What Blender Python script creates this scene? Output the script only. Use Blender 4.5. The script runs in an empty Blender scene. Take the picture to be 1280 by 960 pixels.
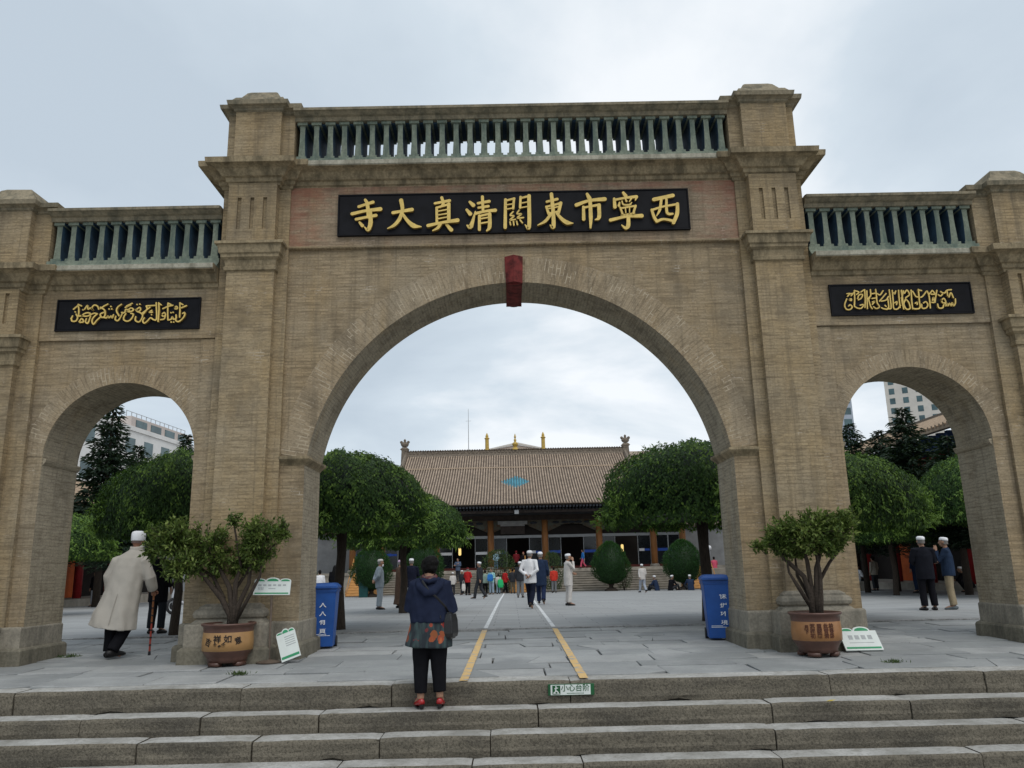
import bpy, bmesh, math, random
import numpy as np
from mathutils import Vector, Matrix, noise

# ---------------------------------------------------------------- camera, sky, sun, exposure
SC = bpy.context.scene
COL = SC.collection
PI = math.pi
R = math.radians
CAM = Vector((-0.177, -12.421, 1.2))
cam_d = bpy.data.cameras.new('camera')
cam = bpy.data.objects.new('camera', cam_d); COL.objects.link(cam)
cam_d.sensor_width = 36; cam_d.sensor_fit = 'HORIZONTAL'; cam_d.lens = 36 * 1001 / 1280
cam_d.clip_start = .1; cam_d.clip_end = 9000
def cam_axes(yaw, pitch, roll):
    f = Vector((math.sin(yaw) * math.cos(pitch), math.cos(yaw) * math.cos(pitch), math.sin(pitch)))
    r = Vector((math.cos(yaw), -math.sin(yaw), 0)); u = r.cross(f)
    return (math.cos(roll) * r + math.sin(roll) * u, -math.sin(roll) * r + math.cos(roll) * u, f)
cr_, cu_, cf_ = cam_axes(R(.394), R(12.976), R(-1.265))
m_ = Matrix((cr_, cu_, -cf_)).transposed().to_4x4(); m_.translation = CAM
cam.matrix_world = m_
SC.camera = cam

SUN_EL, SUN_AZ = R(58), R(160)         # the sun stands high to the right behind the viewer, veiled by cloud
w = bpy.data.worlds.new('World'); SC.world = w; w.use_nodes = True
nt = w.node_tree; nt.nodes.clear()
def N(t, **k):
    n = nt.nodes.new(t)
    for a, b in k.items(): setattr(n, a, b)
    return n
L_ = nt.links.new
out = N('ShaderNodeOutputWorld'); bg = N('ShaderNodeBackground'); bg.inputs[1].default_value = .1
sky = N('ShaderNodeTexSky', sky_type='NISHITA', sun_disc=False)
sky.sun_elevation = SUN_EL; sky.sun_rotation = SUN_AZ
tc = N('ShaderNodeTexCoord'); sep = N('ShaderNodeSeparateXYZ'); L_(tc.outputs['Generated'], sep.inputs[0])
ad = N('ShaderNodeMath', operation='ADD'); L_(sep.outputs[2], ad.inputs[0]); ad.inputs[1].default_value = .22
mx = N('ShaderNodeMath', operation='MAXIMUM'); L_(ad.outputs[0], mx.inputs[0]); mx.inputs[1].default_value = .08
dv = N('ShaderNodeVectorMath', operation='DIVIDE'); L_(tc.outputs['Generated'], dv.inputs[0]); L_(mx.outputs[0], dv.inputs[1])
mp = N('ShaderNodeMapping'); mp.inputs['Location'].default_value = (3.35, .7, 1.1); mp.inputs['Scale'].default_value = (1, 1, 1.7); L_(dv.outputs[0], mp.inputs[0])
n1 = N('ShaderNodeTexNoise'); n1.inputs['Scale'].default_value = .95; n1.inputs['Detail'].default_value = 7; n1.inputs['Roughness'].default_value = .52; n1.inputs['Distortion'].default_value = .3
L_(mp.outputs[0], n1.inputs['Vector'])
rp = N('ShaderNodeValToRGB'); e = rp.color_ramp.elements
e[0].position = .36; e[0].color = (5.7, 6.6, 7.5, 1)
e[1].position = .64; e[1].color = (9.8, 10.2, 10.6, 1)
k_ = rp.color_ramp.elements.new(.52); k_.color = (7.0, 7.9, 8.7, 1)
gx = N('ShaderNodeMath', operation='MULTIPLY_ADD'); L_(sep.outputs[0], gx.inputs[0]); gx.inputs[1].default_value = .16; L_(n1.outputs[0], gx.inputs[2])
gh = N('ShaderNodeMath', operation='MULTIPLY_ADD'); L_(sep.outputs[2], gh.inputs[0]); gh.inputs[1].default_value = -.10; L_(gx.outputs[0], gh.inputs[2])
go = N('ShaderNodeMath', operation='ADD'); L_(gh.outputs[0], go.inputs[0]); go.inputs[1].default_value = .035
L_(go.outputs[0], rp.inputs[0])
mix = N('ShaderNodeMix', data_type='RGBA'); mix.inputs[0].default_value = .93
L_(sky.outputs[0], mix.inputs[6]); L_(rp.outputs[0], mix.inputs[7])
L_(mix.outputs[2], bg.inputs[0]); L_(bg.outputs[0], out.inputs[0])

sun_d = bpy.data.lights.new('sun', 'SUN'); sun_d.energy = 1.5; sun_d.angle = R(45); sun_d.color = (1, .96, .9)
sun = bpy.data.objects.new('sun', sun_d); COL.objects.link(sun)
sdir = Vector((math.sin(SUN_AZ) * math.cos(SUN_EL), math.cos(SUN_AZ) * math.cos(SUN_EL), math.sin(SUN_EL)))
sun.rotation_euler = sdir.to_track_quat('Z', 'Y').to_euler()
vs = SC.view_settings
vs.view_transform = 'Standard'; vs.look = 'None'; vs.exposure = 0; vs.gamma = 1
vs.use_curve_mapping = False
try:
    SC.cycles.max_bounces = 6; SC.cycles.transparent_max_bounces = 8; SC.cycles.use_denoising = True
except Exception: pass

# ---------------------------------------------------------------- helpers
random.seed(7)
def tag(o, label=None, cat=None, group=None, kind=None):
    if label: o['label'] = label
    if cat: o['category'] = cat
    if group: o['group'] = group
    if kind: o['kind'] = kind
    return o
def empty(name, loc=(0, 0, 0), rz=0, label=None, cat=None, group=None):
    o = bpy.data.objects.new(name, None); COL.objects.link(o)
    o.location = loc; o.rotation_euler = (0, 0, rz); o.empty_display_size = .2
    return tag(o, label, cat, group)
def copy_tree(o, parent=None):
    c = o.copy(); COL.objects.link(c)
    if parent: c.parent = parent
    for ch in list(o.children): copy_tree(ch, c)
    return c

class MB:
    def __init__(s): s.v = []; s.f = []; s.m = []
    def add(s, vs, fs, m=0):
        b = len(s.v); s.v += [tuple(p) for p in vs]
        for f in fs: s.f.append([b + i for i in f]); s.m.append(m)
    def box(s, x0, x1, y0, y1, z0, z1, m=0):
        s.add([(x0, y0, z0), (x1, y0, z0), (x1, y1, z0), (x0, y1, z0), (x0, y0, z1), (x1, y0, z1), (x1, y1, z1), (x0, y1, z1)],
              [(3, 2, 1, 0), (4, 5, 6, 7), (0, 1, 5, 4), (1, 2, 6, 5), (2, 3, 7, 6), (3, 0, 4, 7)], m)
    def obox(s, c, sz, rot, m=0):          # oriented box, rot = 3x3
        t = MB(); a, b, d = sz[0] / 2, sz[1] / 2, sz[2] / 2; t.box(-a, a, -b, b, -d, d)
        s.add([Vector(c) + rot @ Vector(p) for p in t.v], t.f, m)
    def rloft(s, rings, m=0, cap=True, closed=True):
        n = len(rings[0]); vs = [p for r in rings for p in r]; fs = []
        for i in range(len(rings) - 1):
            for j in range(n if closed else n - 1):
                k = (j + 1) % n
                fs.append((i * n + j, i * n + k, (i + 1) * n + k, (i + 1) * n + j))
        if cap: fs.append(tuple(range(n - 1, -1, -1))); fs.append(tuple((len(rings) - 1) * n + j for j in range(n)))
        s.add(vs, fs, m)
    def rect(s, prof, m=0):                # prof: (x0,x1,y0,y1,z) from bottom up
        s.rloft([[(a, c, z), (b, c, z), (b, d, z), (a, d, z)] for a, b, c, d, z in prof], m)
    def tube(s, pts, rads, n=8, m=0, cap=True, up=None):
        pts = [Vector(p) for p in pts]; rings = []; prev = None
        for i, p in enumerate(pts):
            t = (pts[min(i + 1, len(pts) - 1)] - pts[max(i - 1, 0)])
            t = t.normalized() if t.length > 1e-9 else Vector((0, 0, 1))
            if prev is None:
                u = Vector(up) if up is not None else (Vector((1, 0, 0)) if abs(t.x) < .8 else Vector((0, 1, 0)))
            else: u = prev
            u = (u - t * u.dot(t)); u = u.normalized() if u.length > 1e-6 else t.orthogonal().normalized()
            prev = u; v_ = t.cross(u); r = rads[i] if isinstance(rads, (list, tuple)) else rads
            rx, ry = (r if isinstance(r, (list, tuple)) else (r, r))
            rings.append([p + u * (rx * math.cos(2 * PI * k / n)) + v_ * (ry * math.sin(2 * PI * k / n)) for k in range(n)])
        s.rloft(rings, m, cap)
    def lathe(s, prof, n=24, c=(0, 0, 0), m=0, cap=True):
        s.rloft([[(c[0] + r * math.cos(2 * PI * k / n), c[1] + r * math.sin(2 * PI * k / n), c[2] + z) for k in range(n)] for r, z in prof], m, cap)
    def ball(s, c, r, n=12, m=0, rot=None):
        rx, ry, rz = r if isinstance(r, (list, tuple)) else (r, r, r)
        rings = []
        for i in range(n // 2 + 1):
            a = PI * (i / (n // 2)) ; a = min(max(a, .02), PI - .02)
            rings.append([Vector((rx * math.sin(a) * math.cos(2 * PI * k / n), ry * math.sin(a) * math.sin(2 * PI * k / n), -rz * math.cos(a))) for k in range(n)])
        if rot is not None: rings = [[rot @ p for p in g] for g in rings]
        s.rloft([[p + Vector(c) for p in g] for g in rings], m)
    def prism(s, poly, y0, y1, m=0):       # XZ outline (counter-clockwise seen from -y), extruded along y
        n = len(poly)
        s.add([(x, y0, z) for x, z in poly] + [(x, y1, z) for x, z in poly],
              [tuple(range(n)), tuple(range(2 * n - 1, n - 1, -1))] + [((i + 1) % n, i, n + i, n + (i + 1) % n) for i in range(n)], m)
    def jitter(s, a, f=1.0, seed=0):
        s.v = [tuple(Vector(p) + a * noise.noise_vector(Vector(p) * f + Vector((seed, 0, 0)))) for p in s.v]
    def xf(s, M):
        s.v = [tuple(M @ Vector(p)) for p in s.v]; return s
    def build(s, name, mats, parent=None, smooth=False, uv=False, loc=None, uvfun=None):
        me = bpy.data.meshes.new(name); me.from_pydata(s.v, [], s.f)
        if not isinstance(mats, (list, tuple)): mats = [mats]
        for m in mats: me.materials.append(m)
        if len(mats) > 1: me.polygons.foreach_set('material_index', s.m)
        if smooth: me.polygons.foreach_set('use_smooth', [True] * len(s.f))
        if uv:
            ul = me.uv_layers.new(name='UV')
            for p in me.polygons:
                nx, ny, nz = (abs(a) for a in p.normal)
                for li in p.loop_indices:
                    co = me.vertices[me.loops[li].vertex_index].co
                    if uvfun: ul.data[li].uv = uvfun(co)
                    elif ny >= nx and ny >= nz: ul.data[li].uv = (co.x, co.z)
                    elif nx >= nz: ul.data[li].uv = (co.y, co.z)
                    else: ul.data[li].uv = (co.y, co.x)
        me.update()
        o = bpy.data.objects.new(name, me); COL.objects.link(o)
        if parent: o.parent = parent
        if loc: o.location = loc
        return o
def fix_normals(o):
    b = bmesh.new(); b.from_mesh(o.data); bmesh.ops.recalc_face_normals(b, faces=b.faces); b.to_mesh(o.data); b.free(); return o
def bevel(o, wd=.01, seg=1, ang=40):
    b = bmesh.new(); b.from_mesh(o.data)
    bmesh.ops.recalc_face_normals(b, faces=b.faces)
    es = [e for e in b.edges if len(e.link_faces) == 2 and e.calc_face_angle(0) > R(ang)]
    bmesh.ops.bevel(b, geom=es, offset=wd, segments=seg, affect='EDGES', clamp_overlap=True)
    b.to_mesh(o.data); b.free(); return o

def blend(name, mb, mat, parent, voxel=.016, smooth=3, fold=0, ffreq=6, seed=0, fz=.35):
    """Fuse the overlapping shapes of mb into one continuous skin."""
    o = mb.build(name, mat); fix_normals(o)
    r = o.modifiers.new('r', 'REMESH'); r.mode = 'VOXEL'; r.voxel_size = voxel
    if smooth:
        sm = o.modifiers.new('s', 'SMOOTH'); sm.factor = .5; sm.iterations = smooth
    dg = bpy.context.evaluated_depsgraph_get()
    me = bpy.data.meshes.new_from_object(o.evaluated_get(dg))
    old = o.data; o.modifiers.clear(); o.data = me; me.name = name; bpy.data.meshes.remove(old)
    if fold:
        nr = [v.normal.copy() for v in me.vertices]
        for v, n_ in zip(me.vertices, nr):
            p = v.co; q = Vector((p.x * ffreq + seed, p.y * ffreq, p.z * ffreq * fz))
            v.co = p + n_ * fold * (noise.noise(q) + .5 * noise.noise(q * 2.3))
    me.polygons.foreach_set('use_smooth', [True] * len(me.polygons)); me.update()
    if parent: o.parent = parent
    return o

def stroke(mb, pts, wd, y0, y1, m=0):
    """A brush stroke in the XZ plane with rounded ends; pts (x,z), wd = widths at the points."""
    P = [Vector((p[0], p[1])) for p in pts]
    if not isinstance(wd, (list, tuple)): wd = [wd] * len(P)
    S = []
    for i in range(len(P) - 1):
        a, b = P[i], P[i + 1]; p0 = P[i - 1] if i else a * 2 - b; p3 = P[i + 2] if i + 2 < len(P) else b * 2 - a
        for k in range(5):
            t = k / 5
            S.append((.5 * ((2 * a) + (b - p0) * t + (2 * p0 - 5 * a + 4 * b - p3) * t * t + (3 * a - p0 - 3 * b + p3) * t ** 3), wd[i] * (1 - t) + wd[i + 1] * t))
    S.append((P[-1], wd[-1]))
    d0 = (S[0][0] - S[1][0]).normalized(); d1 = (S[-1][0] - S[-2][0]).normalized()
    w0, w1 = S[0][1], S[-1][1]
    S = [(S[0][0] + d0 * w0 * .42, w0 * .35), (S[0][0] + d0 * w0 * .25, w0 * .8)] + S + [(S[-1][0] + d1 * w1 * .25, w1 * .8), (S[-1][0] + d1 * w1 * .42, w1 * .35)]
    rings = []
    for i, (p, ww) in enumerate(S):
        t = S[min(i + 1, len(S) - 1)][0] - S[max(i - 1, 0)][0]; t = t.normalized() if t.length > 1e-9 else Vector((1, 0))
        nn = Vector((-t.y, t.x)) * ww / 2; a, b = p + nn, p - nn
        rings.append([(a.x, y0, a.y), (b.x, y0, b.y), (b.x, y1, b.y), (a.x, y1, a.y)])
    mb.rloft(rings, m)

def text_mb(body, size, y=0, depth=.004, weight=0, align='CENTER'):
    """Letter shapes standing in the XZ plane, facing -y, as a mesh builder."""
    c = bpy.data.curves.new('txt', 'FONT'); c.body = body; c.size = size; c.extrude = depth / 2; c.offset = weight
    c.align_x = align; c.align_y = 'CENTER'; c.resolution_u = 3; c.space_line = .95
    o = bpy.data.objects.new('txt', c); COL.objects.link(o)
    me = bpy.data.meshes.new_from_object(o.evaluated_get(bpy.context.evaluated_depsgraph_get()))
    t = MB(); t.v = [(v.co.x, y - v.co.z, v.co.y) for v in me.vertices]; t.f = [list(p.vertices) for p in me.polygons]; t.m = [0] * len(t.f)
    bpy.data.objects.remove(o); bpy.data.curves.remove(c); bpy.data.meshes.remove(me)
    return t

# ---------------------------------------------------------------- materials
def mat_base(name):
    m = bpy.data.materials.new(name); m.use_nodes = True
    t = m.node_tree; b = t.nodes['Principled BSDF']
    return m, t, b, t.nodes.new, t.links.new
def nodes_noise(t, scale, detail=4, rough=.55, coord='Object', vec=None, sc=None):
    n = t.nodes.new('ShaderNodeTexNoise'); n.inputs['Scale'].default_value = scale; n.inputs['Detail'].default_value = detail; n.inputs['Roughness'].default_value = rough
    if vec is None:
        c = t.nodes.new('ShaderNodeTexCoord'); vec = c.outputs[coord]
    if sc:
        mpp = t.nodes.new('ShaderNodeMapping'); mpp.inputs['Scale'].default_value = sc; t.links.new(vec, mpp.inputs[0]); vec = mpp.outputs[0]
    t.links.new(vec, n.inputs['Vector']); return n.outputs[0]
def ramp(t, fac, stops):
    r = t.nodes.new('ShaderNodeValToRGB'); e = r.color_ramp.elements
    while len(e) < len(stops): e.new(.5)
    for k, (p, c) in enumerate(stops):
        e[k].position = p; e[k].color = (c[0], c[1], c[2], 1) if isinstance(c, (tuple, list)) else (c, c, c, 1)
    t.links.new(fac, r.inputs[0]); return r.outputs[0]
def mixc(t, fac, a, b, mode='MIX'):
    n = t.nodes.new('ShaderNodeMix'); n.data_type = 'RGBA'; n.blend_type = mode
    for s, x in ((0, fac), (6, a), (7, b)):
        if isinstance(x, (int, float)): n.inputs[s].default_value = x
        elif isinstance(x, (tuple, list)): n.inputs[s].default_value = (x[0], x[1], x[2], 1)
        else: t.links.new(x, n.inputs[s])
    return n.outputs[2]
def bump(t, b, h, strength=.3, dist=.01):
    n = t.nodes.new('ShaderNodeBump'); n.inputs['Strength'].default_value = strength; n.inputs['Distance'].default_value = dist
    t.links.new(h, n.inputs['Height']); t.links.new(n.outputs[0], b.inputs['Normal'])
def M(name, col, rough=.8, var=.25, scale=6, bmp=0, bscale=60, bdist=.004, metal=0, col2=None, spec=.3, sc=None):
    m, t, b, N_, K = mat_base(name)
    b.inputs['Roughness'].default_value = rough; b.inputs['Metallic'].default_value = metal; b.inputs['Specular IOR Level'].default_value = spec
    lo = tuple(c * (1 - var) for c in col); hi = col2 or tuple(min(1, c * (1 + var)) for c in col)
    f = nodes_noise(t, scale, 6, .6, sc=sc)
    K(ramp(t, f, [(.3, lo), (.7, hi)]), b.inputs['Base Color'])
    if bmp: bump(t, b, nodes_noise(t, bscale, 4), bmp, bdist)
    return m
def M_brick(name, c1=(.405, .302, .178), c2=(.292, .216, .124), mortar=(.44, .38, .30), bw=.25, rh=.052, patch=.58, red=0):
    m, t, b, N_, K = mat_base(name); b.inputs['Roughness'].default_value = .92; b.inputs['Specular IOR Level'].default_value = .15
    u = N_('ShaderNodeUVMap').outputs[0]
    wob = nodes_noise(t, 2.2, 3, vec=u)
    va = N_('ShaderNodeVectorMath'); va.operation = 'MULTIPLY_ADD'; K(wob, va.inputs[0]); va.inputs[1].default_value = (.09, .035, 0); K(u, va.inputs[2])
    br = N_('ShaderNodeTexBrick'); K(va.outputs[0], br.inputs['Vector'])
    br.inputs['Scale'].default_value = 1; br.inputs['Brick Width'].default_value = bw; br.inputs['Row Height'].default_value = rh
    br.inputs['Mortar Size'].default_value = .0075; br.inputs['Mortar Smooth'].default_value = .25; br.inputs['Bias'].default_value = -.05
    br.inputs['Color1'].default_value = (*c1, 1); br.inputs['Color2'].default_value = (*c2, 1); br.inputs['Mortar'].default_value = (*[(a_ + b_) * .47 for a_, b_ in zip(c1, c2)], 1)
    big = nodes_noise(t, .75, 6, .62)                               # broad staining
    col = mixc(t, ramp(t, big, [(.36, 0), (.66, 1)]), br.outputs[0], mixc(t, .55, br.outputs[0], (.37, .325, .245)))
    streak = nodes_noise(t, 1.0, 6, .6, sc=(2.6, 2.6, .35))
    col = mixc(t, ramp(t, streak, [(.52, 0), (.75, .6)]), col, mixc(t, .6, col, (.36, .24, .10)))
    dirt = nodes_noise(t, 1.6, 7, .65, sc=(1, 1, .6))
    col = mixc(t, ramp(t, dirt, [(.50, 0), (.70, .8)]), col, mixc(t, .7, col, (.10, .085, .065)))
    rain = nodes_noise(t, 1.0, 6, .7, sc=(7, 7, .22))
    col = mixc(t, ramp(t, rain, [(.52, 0), (.72, .8)]), col, mixc(t, .7, col, (.085, .072, .055)))
    fine = nodes_noise(t, 22, 3, .6, sc=(1, 1, 2.6))
    col = mixc(t, ramp(t, fine, [(.3, .45), (.7, 0)]), col, (.10, .078, .055))
    # courses: streaky, some joints raked dark, some patched pale, most the colour of the brick
    hst = nodes_noise(t, 1.0, 5, .65, vec=u, sc=(2.2, 17, 1))
    col = mixc(t, ramp(t, hst, [(.30, .85), (.49, 0)]), col, mixc(t, .7, col, (.10, .075, .05)))
    col = mixc(t, ramp(t, hst, [(.56, 0), (.76, .45)]), col, mixc(t, .5, col, mortar))
    pm = nodes_noise(t, 3.1, 5, .7); dm = nodes_noise(t, 1.0, 5, .7, vec=u, sc=(1.6, 5, 1))
    jd = N_('ShaderNodeMath'); jd.operation = 'MULTIPLY'; K(br.outputs['Fac'], jd.inputs[0]); K(ramp(t, dm, [(.40, .08), (.68, .75)]), jd.inputs[1])
    jl = N_('ShaderNodeMath'); jl.operation = 'MULTIPLY'; K(br.outputs['Fac'], jl.inputs[0]); K(ramp(t, pm, [(patch, 0), (patch + .10, .9)]), jl.inputs[1])
    col = mixc(t, jd.outputs[0], col, mixc(t, .6, col, (.09, .07, .048)))
    col = mixc(t, jl.outputs[0], col, mortar)
    if red:
        c = N_('ShaderNodeTexCoord'); s = N_('ShaderNodeSeparateXYZ'); K(c.outputs['Object'], s.inputs[0])
        ax = N_('ShaderNodeMath'); ax.operation = 'ABSOLUTE'; K(s.outputs[0], ax.inputs[0])
        ra = ramp(t, ax.outputs[0], [(0, 0)])
        mr = N_('ShaderNodeMapRange'); K(ax.outputs[0], mr.inputs[0]); mr.inputs[1].default_value = 2.9; mr.inputs[2].default_value = 3.75; mr.inputs[3].default_value = 0; mr.inputs[4].default_value = .32
        mz = N_('ShaderNodeMapRange'); K(s.outputs[2], mz.inputs[0]); mz.inputs[1].default_value = 7.1; mz.inputs[2].default_value = 7.5; mz.inputs[3].default_value = 0; mz.inputs[4].default_value = .24
        rn = nodes_noise(t, 3.2, 6, .7, sc=(1, 1, 2.5))
        a1 = N_('ShaderNodeMath'); K(mr.outputs[0], a1.inputs[0]); K(mz.outputs[0], a1.inputs[1])
        a2 = N_('ShaderNodeMath'); K(a1.outputs[0], a2.inputs[0]); K(rn, a2.inputs[1])
        col = mixc(t, ramp(t, a2.outputs[0], [(.58, 0.0), (1.05, .75)]), col, mixc(t, .35, (.30, .075, .05), col))
    K(col, b.inputs['Base Color'])
    hs = N_('ShaderNodeMath'); hs.operation = 'MULTIPLY_ADD'; K(br.outputs['Fac'], hs.inputs[0]); hs.inputs[1].default_value = -.22; K(fine, hs.inputs[2])
    bump(t, b, hs.outputs[0], .12, .008)
    return m
def M_leaf(name, dark, mid, light, trans=.25):
    m, t, b, N_, K = mat_base(name); b.inputs['Roughness'].default_value = .55; b.inputs['Specular IOR Level'].default_value = .25
    a = N_('ShaderNodeAttribute'); a.attribute_name = 'tint'
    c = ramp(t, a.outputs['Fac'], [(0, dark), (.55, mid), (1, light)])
    K(c, b.inputs['Base Color'])
    tr = N_('ShaderNodeBsdfTranslucent'); K(mixc(t, .35, c, (.12, .2, .02)), tr.inputs[0])
    ms = N_('ShaderNodeMixShader'); ms.inputs[0].default_value = trans
    o = t.nodes['Material Output']; K(b.outputs[0], ms.inputs[1]); K(tr.outputs[0], ms.inputs[2]); K(ms.outputs[0], o.inputs[0])
    return m
def M_emit(name, col, s):
    m, t, b, N_, K = mat_base(name); b.inputs['Base Color'].default_value = (*col, 1); b.inputs['Emission Color'].default_value = (*col, 1); b.inputs['Emission Strength'].default_value = s; return m
def M_mould(name, c, dark, stainf=.55):
    m, t, b, N_, K = mat_base(name); b.inputs['Roughness'].default_value = .92; b.inputs['Specular IOR Level'].default_value = .15
    f = nodes_noise(t, 3, 7, .65); s = nodes_noise(t, 1.6, 7, .7, sc=(3, 3, .8)); g = nodes_noise(t, 24, 4, .6)
    col = mixc(t, ramp(t, f, [(.3, 0), (.7, 1)]), c, tuple(x * 1.35 for x in c))
    col = mixc(t, ramp(t, s, [(.45, 0), (stainf + .12, .8)]), col, dark)
    col = mixc(t, ramp(t, g, [(.3, .5), (.6, 0)]), col, tuple(x * .5 for x in c))
    K(col, b.inputs['Base Color']); bump(t, b, g, .4, .012); return m

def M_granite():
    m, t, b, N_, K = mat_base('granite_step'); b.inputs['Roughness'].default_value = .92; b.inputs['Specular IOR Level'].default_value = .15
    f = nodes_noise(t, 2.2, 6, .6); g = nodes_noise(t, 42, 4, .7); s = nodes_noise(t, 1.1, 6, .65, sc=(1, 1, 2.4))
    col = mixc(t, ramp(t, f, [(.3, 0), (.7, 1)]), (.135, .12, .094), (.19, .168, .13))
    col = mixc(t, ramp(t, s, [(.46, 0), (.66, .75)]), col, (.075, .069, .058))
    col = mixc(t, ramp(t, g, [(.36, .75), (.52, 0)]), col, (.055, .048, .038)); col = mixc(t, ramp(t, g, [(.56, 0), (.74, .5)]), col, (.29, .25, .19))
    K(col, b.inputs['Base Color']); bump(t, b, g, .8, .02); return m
BRICK = M_brick('brick')
BRICK_PIL = M_brick('brick_pilaster', (.42, .312, .172), (.325, .238, .128), (.44, .37, .28), patch=.6)
BRICK_RED = M_brick('brick_red', (.375, .275, .18), (.30, .215, .14), (.42, .33, .25), red=1)
BRICK_ARCH = M_brick('brick_arch', (.395, .302, .19), (.34, .258, .16), (.44, .37, .27), bw=.225, rh=.062, patch=.49)
BRICK_JAMB = M_brick('brick_jamb', (.41, .355, .26), (.37, .318, .228), (.42, .38, .30), patch=.62)
MOULD = M_mould('weathered_moulding', (.27, .215, .135), (.09, .075, .05), .5)
COPING = M_mould('coping', (.235, .20, .14), (.085, .085, .065), .5)
LEDGE = M_mould('pale_ledge', (.33, .31, .25), (.15, .14, .10))
DADO = M_mould('grey_dado', (.255, .23, .185), (.15, .14, .115))
PLINTH = M_mould('dark_plinth', (.165, .15, .115), (.085, .08, .065))
BALU = M_mould('green_paint', (.185, .21, .165), (.085, .12, .105), .5)
BALU_BLUE = M('blue_paint', (.028, .062, .10), .8, .5, 5)
KEYRED = M('keystone_red', (.135, .022, .02), .85, .6, 9, .3, 40)
BLACKB = M('black_board', (.006, .006, .008), .6, .4, 4, .15, 30, spec=.15)
GOLD = M('gold_paint', (.66, .47, .13), .5, .18, 10, .2, 60, spec=.4)
GOLD_D = M('gold_dark', (.26, .16, .04), .55, .3, 10)
GRANITE = M_granite()
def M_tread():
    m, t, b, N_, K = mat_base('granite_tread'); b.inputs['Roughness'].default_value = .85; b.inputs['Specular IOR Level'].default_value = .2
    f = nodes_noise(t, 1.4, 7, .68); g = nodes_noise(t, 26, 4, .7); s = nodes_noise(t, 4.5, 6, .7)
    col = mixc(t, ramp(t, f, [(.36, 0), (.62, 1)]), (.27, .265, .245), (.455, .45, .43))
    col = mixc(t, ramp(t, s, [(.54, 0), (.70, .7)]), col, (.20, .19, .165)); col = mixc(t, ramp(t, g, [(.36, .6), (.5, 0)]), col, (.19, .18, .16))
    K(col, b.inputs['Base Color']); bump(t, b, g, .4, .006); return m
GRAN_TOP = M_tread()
SOIL = M('soil', (.035, .03, .022), .95, .4, 20, .5, 60)
YELLOWP = M('yellow_paint', (.58, .40, .15), .8, .2, 8, .2, 80, .002, col2=(.66, .50, .24))
WHITEP = M('white_paint', (.66, .67, .66), .8, .15, 6)
BARK = M('bark', (.045, .034, .026), .95, .4, 14, .8, 30, .02, sc=(4, 4, .6))
BARK_L = M('grey_bark', (.14, .115, .09), .95, .35, 14, .6, 30, .01, sc=(4, 4, .6))
SKIN = M('skin', (.33, .185, .12), .6, .12, 20)
WHITEC = M('white_cloth', (.74, .74, .76), .85, .06, 9)
def cloth(n, c, var=.18): return M('cloth_' + n, c, .95, var, 10, .25, 220, .002, spec=.06)
BLK = cloth('black', (.009, .009, .011)); NAVY = cloth('navy', (.016, .021, .042)); DGREY = cloth('dark_grey', (.035, .037, .042))
HAIR = M('hair', (.005, .0045, .0045), .6, .3, 40, .4, 150, .002, spec=.12)
SHOEB = M('shoe_black', (.012, .011, .011), .45, .2, 10)
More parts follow.
